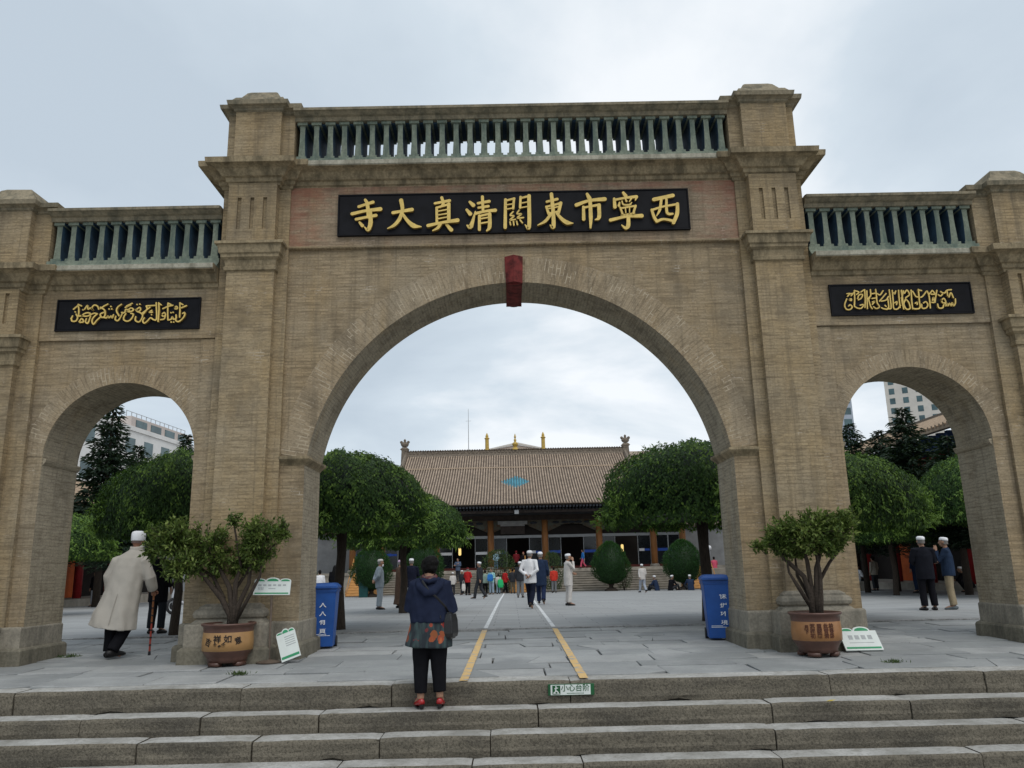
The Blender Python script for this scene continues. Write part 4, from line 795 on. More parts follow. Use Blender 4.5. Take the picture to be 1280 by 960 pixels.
# ---------------------------------------------------------------- vegetation
LEAF_ELM = M_leaf('elm_leaf', (.009, .026, .007), (.044, .100, .020), (.19, .31, .05), .26)
LEAF_CON = M_leaf('conifer_leaf', (.008, .018, .012), (.018, .036, .020), (.05, .085, .035), .1)
LEAF_JUN = M_leaf('juniper_leaf', (.012, .035, .010), (.024, .075, .018), (.05, .15, .03), .15)
LEAF_POT = M_leaf('pot_leaf', (.022, .046, .010), (.085, .13, .028), (.27, .33, .09), .3)
LEAF_GRN = M_leaf('shrub_leaf', (.015, .035, .012), (.04, .075, .022), (.11, .15, .05), .2)
def leaf_mesh(name, P, D, Nn, L, W, tint, mat, parent=None, extra=None):
    """Leaves as small folded diamonds: P base, D axis, Nn face normal (n,3); L, W, tint (n,)."""
    P, D, Nn = (np.asarray(a, float) for a in (P, D, Nn)); n = len(P)
    D /= np.linalg.norm(D, axis=1)[:, None] + 1e-9; Sd = np.cross(D, Nn); Sd /= np.linalg.norm(Sd, axis=1)[:, None] + 1e-9; Nn = np.cross(Sd, D)
    L = np.asarray(L)[:, None] * np.ones((n, 1)); W = np.asarray(W)[:, None] * np.ones((n, 1))
    v = np.empty((n, 4, 3)); v[:, 0] = P; v[:, 1] = P + D * L * .45 + Sd * W * .5 + Nn * W * .18; v[:, 2] = P + D * L - Nn * L * .12; v[:, 3] = P + D * L * .45 - Sd * W * .5 + Nn * W * .18
    ev, ef = ([], []) if extra is None else extra
    nv = 4 * n + len(ev); me = bpy.data.meshes.new(name)
    idx = np.arange(n)[:, None] * 4; tri = np.concatenate([idx + np.array([0, 1, 2]), idx + np.array([0, 2, 3])], 1).reshape(-1)
    lt = np.concatenate([tri, np.array([i + 4 * n for f in ef for i in f], int)]) if ef else tri
    me.vertices.add(nv); co = v.reshape(-1, 3)
    if len(ev): co = np.concatenate([co, np.array([tuple(q) for q in ev])])
    me.vertices.foreach_set('co', co.reshape(-1)); me.loops.add(len(lt)); me.loops.foreach_set('vertex_index', lt.astype(np.int32))
    sizes = np.array([3] * (2 * n) + [len(f) for f in ef]); me.polygons.add(len(sizes))
    me.polygons.foreach_set('loop_start', np.concatenate([[0], np.cumsum(sizes)[:-1]]).astype(np.int32)); me.polygons.foreach_set('loop_total', sizes.astype(np.int32))
    me.update(calc_edges=True); me.validate()
    a = me.attributes.new('tint', 'FLOAT', 'POINT'); a.data.foreach_set('value', np.concatenate([np.repeat(np.asarray(tint, float), 4), np.zeros(len(ev))]))
    me.materials.append(mat); o = bpy.data.objects.new(name, me); COL.objects.link(o)
    if parent: o.parent = parent
    return o
def rnd(rg, n): return rg.normal(size=(n, 3))
def vnoise(P, f, s=0): return np.array([noise.noise(Vector(tuple(p)) * f + Vector((s, s * .7, 0))) for p in P])

def weeping_elm(seed, R_=1.9, zt=3.85, zb=2.0, zc=2.35):
    """Clipped weeping elm: a mushroom of hanging strands over a bare trunk."""
    rg = np.random.default_rng(seed); root = empty('weeping_elm', (0, 0, 0))
    P, D, Nn, L, W, T_ = [], [], [], [], [], []
    lump = lambda a, t: 1 + .10 * noise.noise(Vector((math.cos(a) * 1.7 + seed, math.sin(a) * 1.7, t * 1.5))) + .05 * noise.noise(Vector((math.cos(a) * 5 + seed, math.sin(a) * 5, t * 4)))
    def surf(a, t):                                                   # t 0 crown top .. 1 rim .. 1.25 hanging skirt
        q = min(t, 1); r = R_ * (math.sin(q * PI / 2) ** 1.12); z = zc + (zt - zc) * math.cos(q * PI / 2) ** .92 if q < 1 else zc
        if t > 1: z -= (t - 1) * 1.4; r *= 1 - .25 * (t - 1)
        k = lump(a, t); return Vector((r * k * math.cos(a), r * k * math.sin(a), zc + (z - zc) * (k if z > zc else 1)))
    for s in range(1900):
        a = rg.uniform(0, 2 * PI); t = rg.uniform(0, 1) ** .62 * 1.08; ln = rg.uniform(.25, .55); off = rg.uniform(-.12, .05); st = rg.uniform(0, .3) + (.3 if rg.uniform() < (.45 if t < .5 else .10) else 0)  # more bright strands near the top: light caught by young leaves, painted as tint
        nl = int(ln * 40); side = 1
        for i in range(nl):
            tt = t + ln * .55 * i / nl; a2 = a + .05 * math.sin(i * .7 + s)
            if tt > 1.22: break
            p = surf(a2, tt); q = surf(a2, tt + .05); dn = (q - p).normalized(); out_ = Vector((math.cos(a2), math.sin(a2), .55 if tt < .8 else .1)).normalized()
            sd = dn.cross(out_).normalized() * side; side = -side
            p = p + out_ * (off + .06 * math.sin(PI * i / nl)) + Vector(rg.normal(size=3) * .02)
            d = (dn * .9 + sd * .65 + out_ * rg.uniform(.0, .3) + Vector((0, 0, -.35)))
            P.append(p); D.append(d); Nn.append(out_ + Vector(rg.normal(size=3) * .35)); L.append(rg.uniform(.055, .09)); W.append(rg.uniform(.03, .046))
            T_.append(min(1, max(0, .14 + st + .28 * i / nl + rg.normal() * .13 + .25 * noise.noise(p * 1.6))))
    for s in range(150):                                              # paler new shoots along the lower rim
        a = rg.choice([.6, 1.5, 2.6, 3.3, 4.0, 4.6, 5.3, 5.9]) + rg.normal() * .14; p0 = surf(a, rg.uniform(.8, 1.12)); o_ = Vector((math.cos(a), math.sin(a), 0)); g = Vector(rg.normal(size=3)) * .5 + o_ + Vector((0, 0, -.6))
        for i in range(9):
            p = p0 + g.normalized() * .035 * i + o_ * .05; P.append(p); D.append(g + Vector(rg.normal(size=3)) * .8); Nn.append(Vector((0, 0, 1)) + o_ * .6 + Vector(rg.normal(size=3)) * .3); L.append(.10); W.append(.036); T_.append(rg.uniform(.72, 1))
    for s in range(70):                                               # stray shoots breaking the outline
        a = rg.uniform(0, 2 * PI); t = rg.uniform(.02, .75); p0 = surf(a, t); g = Vector((math.cos(a) * rg.uniform(.1, .9), math.sin(a) * rg.uniform(.1, .9), rg.uniform(.2, 1))).normalized(); ln = rg.uniform(.08, .26)
        for i in range(8):
            p = p0 + g * ln * i / 8 - Vector((0, 0, .12 * (i / 8) ** 2)); P.append(p); D.append(g * .6 + Vector(rg.normal(size=3)) * .7); Nn.append(Vector((0, 0, 1)) + Vector(rg.normal(size=3)) * .4); L.append(.07); W.append(.034); T_.append(rg.uniform(.45, .95))
    core = MB(); rings = []
    for t in [.02, .2, .4, .6, .8, 1.0, 1.1]:
        rings.append([(lambda p: (p.x * .91, p.y * .91, zc + (p.z - zc) * .93))(surf(2 * PI * k / 28, t)) for k in range(28)])
    rings.append([(1.0 * math.cos(2 * PI * k / 28), 1.0 * math.sin(2 * PI * k / 28), zb + .35) for k in range(28)])
    core.rloft(rings)
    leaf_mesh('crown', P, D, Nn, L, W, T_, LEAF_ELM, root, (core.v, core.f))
    b = MB(); b.tube([(.0, 0, -.08), (.02, 0, .1), (-.03, .02, .9), (.02, -.02, 1.6), (0, 0, zb + .45)], [.15, .115, .10, .095, .12], 10)
    for k in range(7):
        a = 2 * PI * k / 7 + seed; c_, s_ = math.cos(a), math.sin(a)
        b.tube([(0, 0, zb + .15), (.3 * c_, .3 * s_, zb + .5), (.8 * c_, .8 * s_, zb + .62), (1.35 * c_, 1.35 * s_, zb + .35), (1.6 * c_, 1.6 * s_, zb + .05)], [.06, .05, .04, .03, .015], 6)
    b.jitter(.012, 4); b.build('trunk', BARK, root, smooth=True)
    return root
def place(o, x, y, rz, s, label, cat, group, z=None, sz=None):  # sz = height scale
    o.location = (x, y, gz(y) if z is None else z); o.rotation_euler = (0, 0, rz); o.scale = (s, s, sz or s); return tag(o, label, cat, group)
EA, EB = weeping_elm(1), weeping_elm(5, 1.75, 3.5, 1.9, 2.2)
GE = 'clipped weeping elms in the courtyard'
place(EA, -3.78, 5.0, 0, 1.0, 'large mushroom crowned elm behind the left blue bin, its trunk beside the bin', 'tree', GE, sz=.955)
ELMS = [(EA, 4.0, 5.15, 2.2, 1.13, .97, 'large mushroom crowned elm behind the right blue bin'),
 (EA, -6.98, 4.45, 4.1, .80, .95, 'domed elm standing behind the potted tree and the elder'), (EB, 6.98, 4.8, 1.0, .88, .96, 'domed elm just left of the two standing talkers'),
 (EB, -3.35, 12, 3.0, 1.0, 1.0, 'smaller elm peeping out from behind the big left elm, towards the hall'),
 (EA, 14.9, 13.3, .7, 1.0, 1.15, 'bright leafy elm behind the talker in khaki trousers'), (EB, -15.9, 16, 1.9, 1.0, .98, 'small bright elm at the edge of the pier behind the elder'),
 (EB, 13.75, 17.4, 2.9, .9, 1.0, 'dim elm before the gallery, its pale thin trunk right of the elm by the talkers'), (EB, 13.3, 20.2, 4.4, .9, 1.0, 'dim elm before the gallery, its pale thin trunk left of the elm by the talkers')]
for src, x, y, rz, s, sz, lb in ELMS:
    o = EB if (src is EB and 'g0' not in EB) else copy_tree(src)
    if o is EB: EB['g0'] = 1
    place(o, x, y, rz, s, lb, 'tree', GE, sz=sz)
if 'g0' in EB: del EB['g0']
for o in COL.objects:
    if 'g0' in o: del o['g0']

def conifer(seed, h, r):
    rg = np.random.default_rng(seed); root = empty('conifer_tree', (0, 0, 0)); P, D, Nn, L, W, T_ = [], [], [], [], [], []
    z = 2.0
    while z < h:
        f = (1 - z / h); nb = int(7 + 8 * f); rr = r * (f ** .75) * rg.uniform(.8, 1.15)
        for k in range(nb):
            a = 2 * PI * k / nb + rg.uniform(-.4, .4); ln = max(.12, rr * rg.uniform(.65, 1.15)); dr = rg.uniform(-.05, .35)
            o_ = Vector((math.cos(a), math.sin(a), 0)); sd = Vector((-o_.y, o_.x, 0)); m = max(6, int(ln * 30))
            for i in range(m):
                u = (i + rg.uniform(0, 1)) / m; p = o_ * ln * u + Vector((0, 0, z - dr * ln * u * u + .18 * ln * u)); wv = .22 * ln * (1 - u * .7)
                p = p + sd * rg.uniform(-wv, wv) + Vector(rg.normal(size=3)) * .03
                P.append(p); D.append(o_ * .8 + sd * rg.uniform(-.9, .9) + Vector((0, 0, rg.uniform(-.5, .35)))); Nn.append(Vector((0, 0, 1)) + Vector(rg.normal(size=3)) * .5)
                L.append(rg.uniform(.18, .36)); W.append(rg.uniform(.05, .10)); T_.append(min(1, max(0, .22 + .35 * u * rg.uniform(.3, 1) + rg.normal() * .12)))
        z += rg.uniform(.13, .22)
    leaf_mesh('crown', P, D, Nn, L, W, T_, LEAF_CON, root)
    b = MB(); b.tube([(0, 0, -.1), (0, 0, h * .5), (0, 0, h)], [.16, .10, .015], 8); b.build('trunk', BARK, root, smooth=True); return root
CA, CB, CC = conifer(2, 7.0, 2.3), conifer(9, 7.0, 1.75), conifer(4, 7.0, 3.0)
GC = 'dark conifers in front of the galleries'
CON = [(CA, -19.9, 27, 0, 1.2, 1.43, 'tallest dark conifer before the pale apartment block'), (CC, -20.3, 31, 1, 1.0, 1.2, 'broad dark conifer right of the tallest one before the apartment block'),
 (CC, -22.6, 25.5, 2, 1.0, 1.02, 'broad dark conifer left of the tallest one before the apartment block'), (CB, -20.6, 38, 2.5, 1.3, 1.45, 'distant conifer under the apartment block, right edge of the elder\'s arch'),
 (CA, -17.9, 25, 4, .9, .86, 'low dark conifer in front of the tallest one, above the elder'),
 (CC, 15.5, 18.8, 1, .95, 1.02, 'tallest dark conifer in front of the high tower'), (CC, 16.1, 22.3, 2, .85, .98, 'slim conifer with a thin tip left of the tower\'s conifer'), (CC, 14.4, 21.3, 3, .8, 1.0, 'conifer beside the sliver tower at the pier edge'),
 (CC, 15.7, 16.2, 5, .9, .80, 'low bushy conifer in front of the gallery eaves'), (CC, 15.9, 25.5, 4, .9, .86, 'low bushy conifer farther along the gallery'), (CA, 16.3, 29.5, 0, .9, .8, 'far conifer near the end of the red gallery')]
seen = set()
for src, x, y, rz, s, sz, lb in CON:
    o = src if src.name not in seen else copy_tree(src); seen.add(src.name)
    place(o, x, y, rz, s, lb, 'tree', GC, sz=sz)

def juniper(seed, R_=1.22, h=3.1):
    rg = np.random.default_rng(seed); root = empty('clipped_juniper', (0, 0, 0)); n = 6500
    u = rg.uniform(0, 1, n); a = rg.uniform(0, 2 * PI, n); zz = .42 + (h - .42) * u; prof = np.sin(np.pi * np.clip(u, 0, 1) ** .78) ** .62
    lum = 1 + .15 * np.array([noise.noise(Vector((math.cos(q) * 2 + seed, math.sin(q) * 2, w_ * 1.7))) + .5 * noise.noise(Vector((math.cos(q) * 5 + seed, math.sin(q) * 5, w_ * 4))) for q, w_ in zip(a, zz)])
    r = R_ * prof * lum * rg.uniform(.84, 1.05, n); P = np.stack([r * np.cos(a), r * np.sin(a), zz], 1)
    D = np.stack([np.cos(a), np.sin(a), np.full(n, .9)], 1) + rnd(rg, n) * .45; Nn = np.stack([np.cos(a), np.sin(a), np.full(n, -.3)], 1) + rnd(rg, n) * .5
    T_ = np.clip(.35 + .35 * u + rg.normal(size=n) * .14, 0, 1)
    core = MB(); core.lathe([(R_ * .80 * (math.sin(PI * max(.001, q) ** .78) ** .62) + .01, .42 + (h - .42) * q) for q in (.0, .08, .2, .35, .5, .65, .8, .92, .985)], 20)
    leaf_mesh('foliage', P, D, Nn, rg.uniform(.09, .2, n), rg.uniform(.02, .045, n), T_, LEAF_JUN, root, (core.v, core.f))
    b = MB(); b.tube([(0, 0, -.05), (0, 0, .9)], [.16, .12], 8)
    for k in range(5): q = 2 * PI * k / 5; b.tube([(0, 0, .25), (.4 * math.cos(q), .4 * math.sin(q), .75)], [.07, .04], 6)
    b.lathe([(.5, -.04), (.4, .12), (.15, .22)], 12); b.build('stem', BARK, root, smooth=True); return root
JA = juniper(3); GJ = 'round clipped junipers at the foot of the hall'
for i, (x, y, s, sz, lb) in enumerate(((6.3, 40.8, .97, 1.0, 'egg shaped clipped juniper before the bare hall stairs, right of the white suited man'), (10.7, 39.2, 1.02, .98, 'egg shaped clipped juniper beside the wooden ramp, behind the seated men'),
    (-8.6, 37.5, .97, .98, 'round clipped juniper behind the man in the grey suit'), (-5.55, 38.8, .98, 1.05, 'pointed clipped juniper behind the woman\'s head'))):
    place(JA if i == 0 else copy_tree(JA), x, y, i * 1.7, s, lb, 'shrub', GJ, sz=sz)

def bushy(seed, R_, h, name, mat, n=2600, sz=(.12, .22)):
    rg = np.random.default_rng(seed); root = empty(name, (0, 0, 0)); u = rg.uniform(0, 1, n); a = rg.uniform(0, 2 * PI, n); rr = R_ * np.sqrt(rg.uniform(.1, 1, n)) * np.sin(np.pi * (.12 + .85 * u)) ** .6
    P = np.stack([rr * np.cos(a), rr * np.sin(a), .15 + h * u], 1); D = np.stack([np.cos(a), np.sin(a), np.full(n, .8)], 1) + rnd(rg, n) * .7
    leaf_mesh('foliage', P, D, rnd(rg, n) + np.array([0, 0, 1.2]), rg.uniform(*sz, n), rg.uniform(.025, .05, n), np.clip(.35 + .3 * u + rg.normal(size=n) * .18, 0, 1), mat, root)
    b = MB()
    for k in range(6): q = k + seed; b.tube([(0, 0, -.05), (R_ * .5 * math.cos(q), R_ * .5 * math.sin(q), h * .6)], [.05, .02], 5)
    b.build('stem', BARK, root, smooth=True); return root
BA = bushy(1, 1.35, 2.5, 'garden_shrub', LEAF_GRN)
GS = 'loose shrubs at the foot of the hall stairs'
for i, (x, y, s, sz, lb) in enumerate(((-1.0, 41.6, 1.0, 1.02, 'wide loose shrub behind the dark suited walker and the children'), (2.55, 41.2, .62, .95, 'small loose shrub behind the boy in red and the navy suited man'), (7.2, 41.3, .42, .85, 'small leaning shrub on the stairs beside the two men in white caps'),
    (-12.2, 33, 1.0, .95, 'dark loose shrub behind the left blue bin'), (17.6, 42, 1.3, 1.3, 'loose shrub at the foot of the lamp beyond the right blue bin'))):
    place(BA if i == 0 else copy_tree(BA), x, y, i * 2.1, s, lb, 'shrub', GS, sz=sz)

# potted trees
TERRA = M('pot_brown', (.095, .045, .032), .4, .2, 6, spec=.5); OCHRE = M('pot_ochre', (.36, .20, .075), .4, .14, 5, spec=.5); INK = M('pot_ink', (.02, .014, .012), .5, .2, 9)
OCHRE2 = M('pot_rust', (.32, .15, .055), .4, .2, 5, spec=.5)
def pot(k, txt):
    root = empty('potted_tree', (0, 0, 0)); R0 = (.34, .322)[k]
    b = MB(); prof = [(R0 * .78, .0), (R0 * .80, .05), (R0 * .86, .09), (R0 * .98, .145), (R0, .16)]
    b.lathe([(R0 * .6, .0)] + prof, 40, m=0); b.lathe([(R0, .158), (R0 * 1.01, .16), (R0 * 1.02, .27), (R0 * .99, .40), (R0 * .985, .405)], 40, m=1, cap=False)
    b.lathe([(R0 * .985, .40), (R0 * .99, .43), (R0 * 1.0, .475), (R0 * 1.09, .495), (R0 * 1.10, .51), (R0 * 1.07, .522), (R0 * .97, .515), (R0 * .93, .47), (R0 * .92, .43)], 40, m=0, cap=False)
    for q in range(4):
        a = PI / 4 + q * PI / 2 + .3; b.obox((R0 * .66 * math.cos(a), R0 * .66 * math.sin(a), -.02), (.16, .1, .05), Matrix.Rotation(a + PI / 2, 3, 'Z'), 0)
    P_ = b.build('pot', [TERRA, OCHRE if k == 0 else OCHRE2], root, smooth=True); P_.data.polygons.foreach_set('use_smooth', [True] * len(P_.data.polygons))
    b = MB(); b.lathe([(.01, .45), (R0 * .5, .455), (R0 * .93, .44)], 24, cap=False); b.jitter(.015, 9); b.build('soil', SOIL, root)
    L_m = MB()
    for body, u, z, sz, rot in txt:
        t = text_mb(body, sz, 0, .004, .0016)
        for x_, y_, z_ in t.v:
            xx = x_ * math.cos(rot) - z_ * math.sin(rot); zz = x_ * math.sin(rot) + z_ * math.cos(rot)
            a = -PI / 2 + (u + xx) / R0; rr = R0 * 1.021 + .001 - y_ * .0
            rr = R0 * (1.01 + .012 * math.sin(PI * min(1, max(0, (z + zz - .16) / .24)))) + (.004 if y_ <= 0 else -.004)
            L_m.v.append((rr * math.cos(a), rr * math.sin(a), z + zz))
        o0 = len(L_m.v) - len(t.v); L_m.f += [[i + o0 for i in f] for f in t.f]; L_m.m += [0] * len(t.f)
    L_m.build('lettering', INK if k == 0 else M('pot_ink_brown', (.09, .03, .015), .5, .2, 9), P_)
    return root
def pot_tree(k, loc, rz, txt, clumps, stems, label, nleaf, seed, ll=(.05, .085)):
    rg = np.random.default_rng(seed); root = pot(k, txt); root.location = loc; root.rotation_euler = (0, 0, rz); tag(root, label, 'potted tree', 'potted trees by the piers')
    P, D, Nn, L, W, T_ = [], [], [], [], [], []; tw = MB()
    ir = Matrix.Rotation(-rz, 3, 'Z')
    for (cx, cy, cz, rx, ry, rz_, wgt) in clumps:
        n = int(nleaf * wgt); ntw = max(6, n // 26); c_ = ir @ Vector((cx, cy, cz))
        for q in range(ntw):                                          # leafy twigs
            d = Vector(rg.normal(size=3)); d.normalize(); r_ = rg.uniform(.35, 1.0) ** .6
            e_ = ir @ Vector((cx + d.x * rx * r_, cy + d.y * ry * r_, cz + d.z * rz_ * r_)); g = (e_ - c_ + Vector((0, 0, .25 * rz_))).normalized(); s0 = e_ - g * rg.uniform(.12, .26)
            tw.tube([s0, (s0 + e_) / 2 + Vector(rg.normal(size=3)) * .012, e_], [.006, .005, .003], 4)
            tb = rg.normal() * .12 + .22 * noise.noise(e_ * 4)
            for i in range(26):
                u = rg.uniform(0, 1.12); p = s0 + (e_ - s0) * u + Vector(rg.normal(size=3)) * .022; dd = g * .55 + Vector(rg.normal(size=3)) * .75 + Vector((0, 0, .15))
                P.append(p); D.append(dd); Nn.append(Vector((0, 0, 1)) + Vector(rg.normal(size=3)) * .6); L.append(rg.uniform(*ll)); W.append(rg.uniform(.022, .036)); T_.append(min(1, max(0, .38 + .2 * u + tb + rg.normal() * .13)))
    leaf_mesh('crown', P, D, Nn, L, W, T_, LEAF_POT, root)
    b = MB()
    for pts, r0, r1 in stems:
        q = [ir @ Vector(p) for p in pts]; b.tube(q, [r0 + (r1 - r0) * i / (len(q) - 1) for i in range(len(q))], 8)
    b.jitter(.014, 7, seed); b.add(tw.v, tw.f); b.build('trunk', BARK, root, smooth=True)
    return root
TXT_L = [('吉', -.20, .275, .11, -.35), ('祥', -.055, .315, .11, 0), ('如', .085, .315, .11, 0), ('意', .225, .29, .10, .3), ('✿', .03, .245, .07, 0), ('✿', -.08, .25, .055, 0), ('✿', -.02, .228, .05, 0)]
TXT_R = [('枝\n春\n影', .12, .285, .066, 0), ('此\n雪\n清', .045, .285, .066, 0), ('重\n翻\n著', -.04, .285, .066, 0), ('沉\n梅\n初', -.125, .285, .066, 0), ('月\n下', -.20, .305, .06, 0)]
pot_tree(0, (-4.17, -.62, gz(-.6) + .045), .06, TXT_L,
 [(-.85, 0, 1.72, .42, .4, .33, .26), (-.35, .1, 1.55, .4, .42, .42, .22), (-.55, -.2, 1.35, .35, .3, .22, .1), (.38, 0, 1.72, .36, .36, .30, .22), (.2, .1, 1.45, .3, .3, .28, .09), (-.02, 0, 1.98, .12, .12, .14, .02), (.70, -.05, 1.80, .16, .18, .2, .05), (-1.15, .05, 1.6, .2, .2, .24, .06), (.1, .2, 1.3, .35, .3, .18, .05), (-.75, -.1, 1.3, .3, .25, .22, .08), (.42, -.05, 1.45, .22, .2, .2, .05)],
 [([(.02, 0, .4), (0, 0, .62), (-.12, 0, .85), (-.42, -.02, 1.2), (-.75, -.02, 1.5)], .055, .02), ([(.03, 0, .4), (.03, 0, .7), (-.02, 0, 1.0), (-.22, .08, 1.3), (-.4, .1, 1.6)], .05, .018), ([(.06, 0, .4), (.07, 0, .7), (.06, 0, 1.05), (.1, .05, 1.3), (-.02, 0, 1.95)], .05, .012),
  ([(.07, 0, .42), (.12, 0, .75), (.24, .02, 1.05), (.26, .03, 1.3), (.45, 0, 1.7)], .045, .016), ([(.05, 0, .4), (.08, .03, .65), (.02, .1, .95), (.2, .12, 1.25), (.35, .1, 1.5)], .042, .014), ([(.1, 0, .55), (.3, -.04, .9), (.42, -.06, 1.15), (.44, -.03, 1.4), (.6, 0, 1.6)], .03, .012), ([(-.1, 0, .85), (-.3, .1, 1.15), (-.6, .1, 1.35), (-.9, 0, 1.6)], .03, .012)],
 'small tree in an ochre pot with black characters, left, beside the sign stand', 9500, 21)
pot_tree(1, (3.98, -1.02, gz(-1.02) + .045), -.1, TXT_R,
 [(0, 0, 1.62, .60, .45, .27, .46), (-.38, 0, 1.5, .28, .3, .25, .18), (.4, 0, 1.62, .32, .3, .28, .22), (-.68, 0, 1.42, .12, .12, .06, .02), (.62, 0, 1.78, .12, .14, .2, .04), (.25, -.1, 1.38, .2, .2, .12, .06), (-.1, .1, 1.36, .35, .3, .14, .08), (.05, -.15, 1.55, .55, .2, .25, .12)],
 [([(-.02, 0, .4), (-.03, 0, .75), (-.1, 0, 1.0), (-.35, 0, 1.25), (-.5, 0, 1.5)], .05, .016), ([(0, .02, .4), (0, .02, .8), (-.02, .02, 1.2), (-.1, .02, 1.55)], .05, .016), ([(.05, 0, .4), (.06, 0, .75), (.09, 0, 1.1), (.2, 0, 1.4), (.4, 0, 1.65)], .05, .016), ([(.06, -.02, .4), (.09, -.02, .7), (.13, -.03, 1.0), (.1, -.03, 1.35), (.05, 0, 1.65)], .045, .014),
  ([(-.05, 0, .6), (-.2, -.03, .85), (-.3, -.03, 1.05), (-.32, 0, 1.3)], .03, .012), ([(.1, 0, .9), (.3, .03, 1.18), (.5, .03, 1.4), (.55, 0, 1.6)], .028, .01), ([(-.02, .05, .7), (-.15, .1, 1.0), (-.15, .12, 1.3)], .03, .012)],
 'small flat topped tree in a rust brown pot with columns of poem writing, right', 9500, 33, (.05, .085))
pot_tree(1, (-8.35, -.9, gz(-.9) + .045), 1.4, [],
 [(0, 0, 1.62, .55, .45, .27, .5), (.45, 0, 1.62, .32, .3, .25, .25), (-.4, 0, 1.55, .3, .3, .25, .25)], [([(0, 0, .4), (0, 0, .9), (.3, 0, 1.5)], .05, .016), ([(0, 0, .4), (-.1, 0, .9), (-.3, 0, 1.5)], .05, .016)],
 'potted tree at the far left edge, only its leaf tips in view', 2600, 5)
def tuft(x, y, r, n, seed):
    rg = np.random.default_rng(seed); P = np.stack([rg.normal(size=n) * r, rg.normal(size=n) * r * .5, np.zeros(n)], 1); D = rnd(rg, n) * .7 + np.array([0, 0, .8])
    o = leaf_mesh('grass_tuft', P, D, rnd(rg, n), rg.uniform(.03, .07, n), rg.uniform(.008, .016, n), rg.uniform(.4, 1, n), LEAF_GRN); o.location = (x, y, gz(y) - .004); return o
for x, y, r, n, lb in ((-3.66, -1.6, .07, 110, 'tuft of grass in a slab joint before the sign stand'), (4.6, -1.9, .06, 100, 'tuft of grass in a slab joint before the right potted tree'), (-7.15, .85, .10, 120, 'yellowing grass tuft at the pier foot beside the elder')):
    tag(tuft(x, y, r, n, int(n + abs(x * 10))), lb, 'grass tuft')
# ---------------------------------------------------------------- small furniture
BINB = M('bin_blue', (.012, .075, .30), .45, .15, 4, spec=.4); BIND = M('bin_dark', (.02, .02, .022), .6, .2, 6)
PRINTW = M('print_white', (.70, .72, .74), .7, .05, 9); GREEN = M('sign_green', (.03, .25, .11), .5, .12, 6); GREEND = M('sign_dark_green', (.012, .085, .03), .5, .2, 6)
PANEL = M('sign_white', (.62, .66, .63), .5, .06, 4); GREYINK = M('faint_ink', (.36, .38, .38), .7, .1, 9); PINKINK = M('pink_ink', (.62, .38, .38), .7, .1, 9); STEEL = M('post_steel', (.15, .115, .09), .5, .3, 8, metal=.4)
def bin_(loc, rz, label, txt, tx):
    root = empty('wheelie_bin', loc, rz, label, 'bin', 'blue wheelie bins beside the piers')
    b = MB(); w0, d0, w1, d1 = .165, .2, .205, .27
    b.rect([(-w0, w0, -d0, d0, .04), (-w0 - .005, w0 + .005, -d0 - .01, d0 + .01, .2), (-w1, w1, -d1, d1, .90), (-w1 - .02, w1 + .02, -d1 - .02, d1 + .02, .905), (-w1 - .02, w1 + .02, -d1 - .02, d1 + .02, .945)])
    B_ = bevel(b.build('body', BINB, root), .012, 2)
    b = MB(); b.rect([(-w1 - .03, w1 + .03, -d1 - .035, d1 + .03, .948), (-w1 - .03, w1 + .03, -d1 - .035, d1 + .03, .985), (-w1 + .02, w1 - .02, -d1 + .03, d1 - .02, 1.03), (-w1 + .06, w1 - .06, -d1 + .09, d1 - .06, 1.04)])
    b.box(-.14, .14, -d1 - .06, -d1 - .03, .955, .98); Lo = bevel(b.build('lid', BINB, root), .01, 2)
    b = MB(); b.tube([(-w1 + .03, d1 + .06, .93), (w1 - .03, d1 + .06, .93)], .016, 8); b.box(-w1 + .03, -w1 + .06, d1, d1 + .06, .92, .945); b.box(w1 - .06, w1 - .03, d1, d1 + .06, .92, .945); b.build('handle', BINB, root)
    for s in (-1, 1):
        b = MB(); b.rloft([[(s * (w0 + .0) + dx, d0 + .02 + .09 * math.cos(2 * PI * k / 16), .095 + .09 * math.sin(2 * PI * k / 16)) for k in range(16)] for dx in (-.025, .025)]); fix_normals(b.build('wheel', BIND, root))
    for i, ch in enumerate(txt):
        zc = .70 - .135 * i; t = text_mb(ch, .115, 0, .003, .001)
        sl_ = (w1 - w0) / .7; tf = Matrix.Translation((tx, -(d0 + .01 + (zc - .2) * (d1 - d0 - .01) / .7) - .003, zc)) @ Matrix.Rotation(-(d1 - d0 - .01) / .7, 4, 'X'); t.xf(tf); t.build('lettering', PRINTW, B_)
    b = MB(); zc = .21; yy = -(d0 + .012); b.box(-.12, .12, yy - .003, yy + .02, zc, zc + .008); b.box(-.12, .06, yy - .003, yy + .02, zc + .02, zc + .028); b.build('print_lines', PRINTW, B_)
    return root
bin_((-3.26, 1.32, gz(1.32) - .01), .10, 'blue wheelie bin with four white characters by the left pier, behind the sign stand', '人人有責', .0)
bin_((3.20, 1.25, gz(1.25) - .01), -.14, 'blue wheelie bin with four white characters by the right pier, under the large elm', '保护环境', .09)

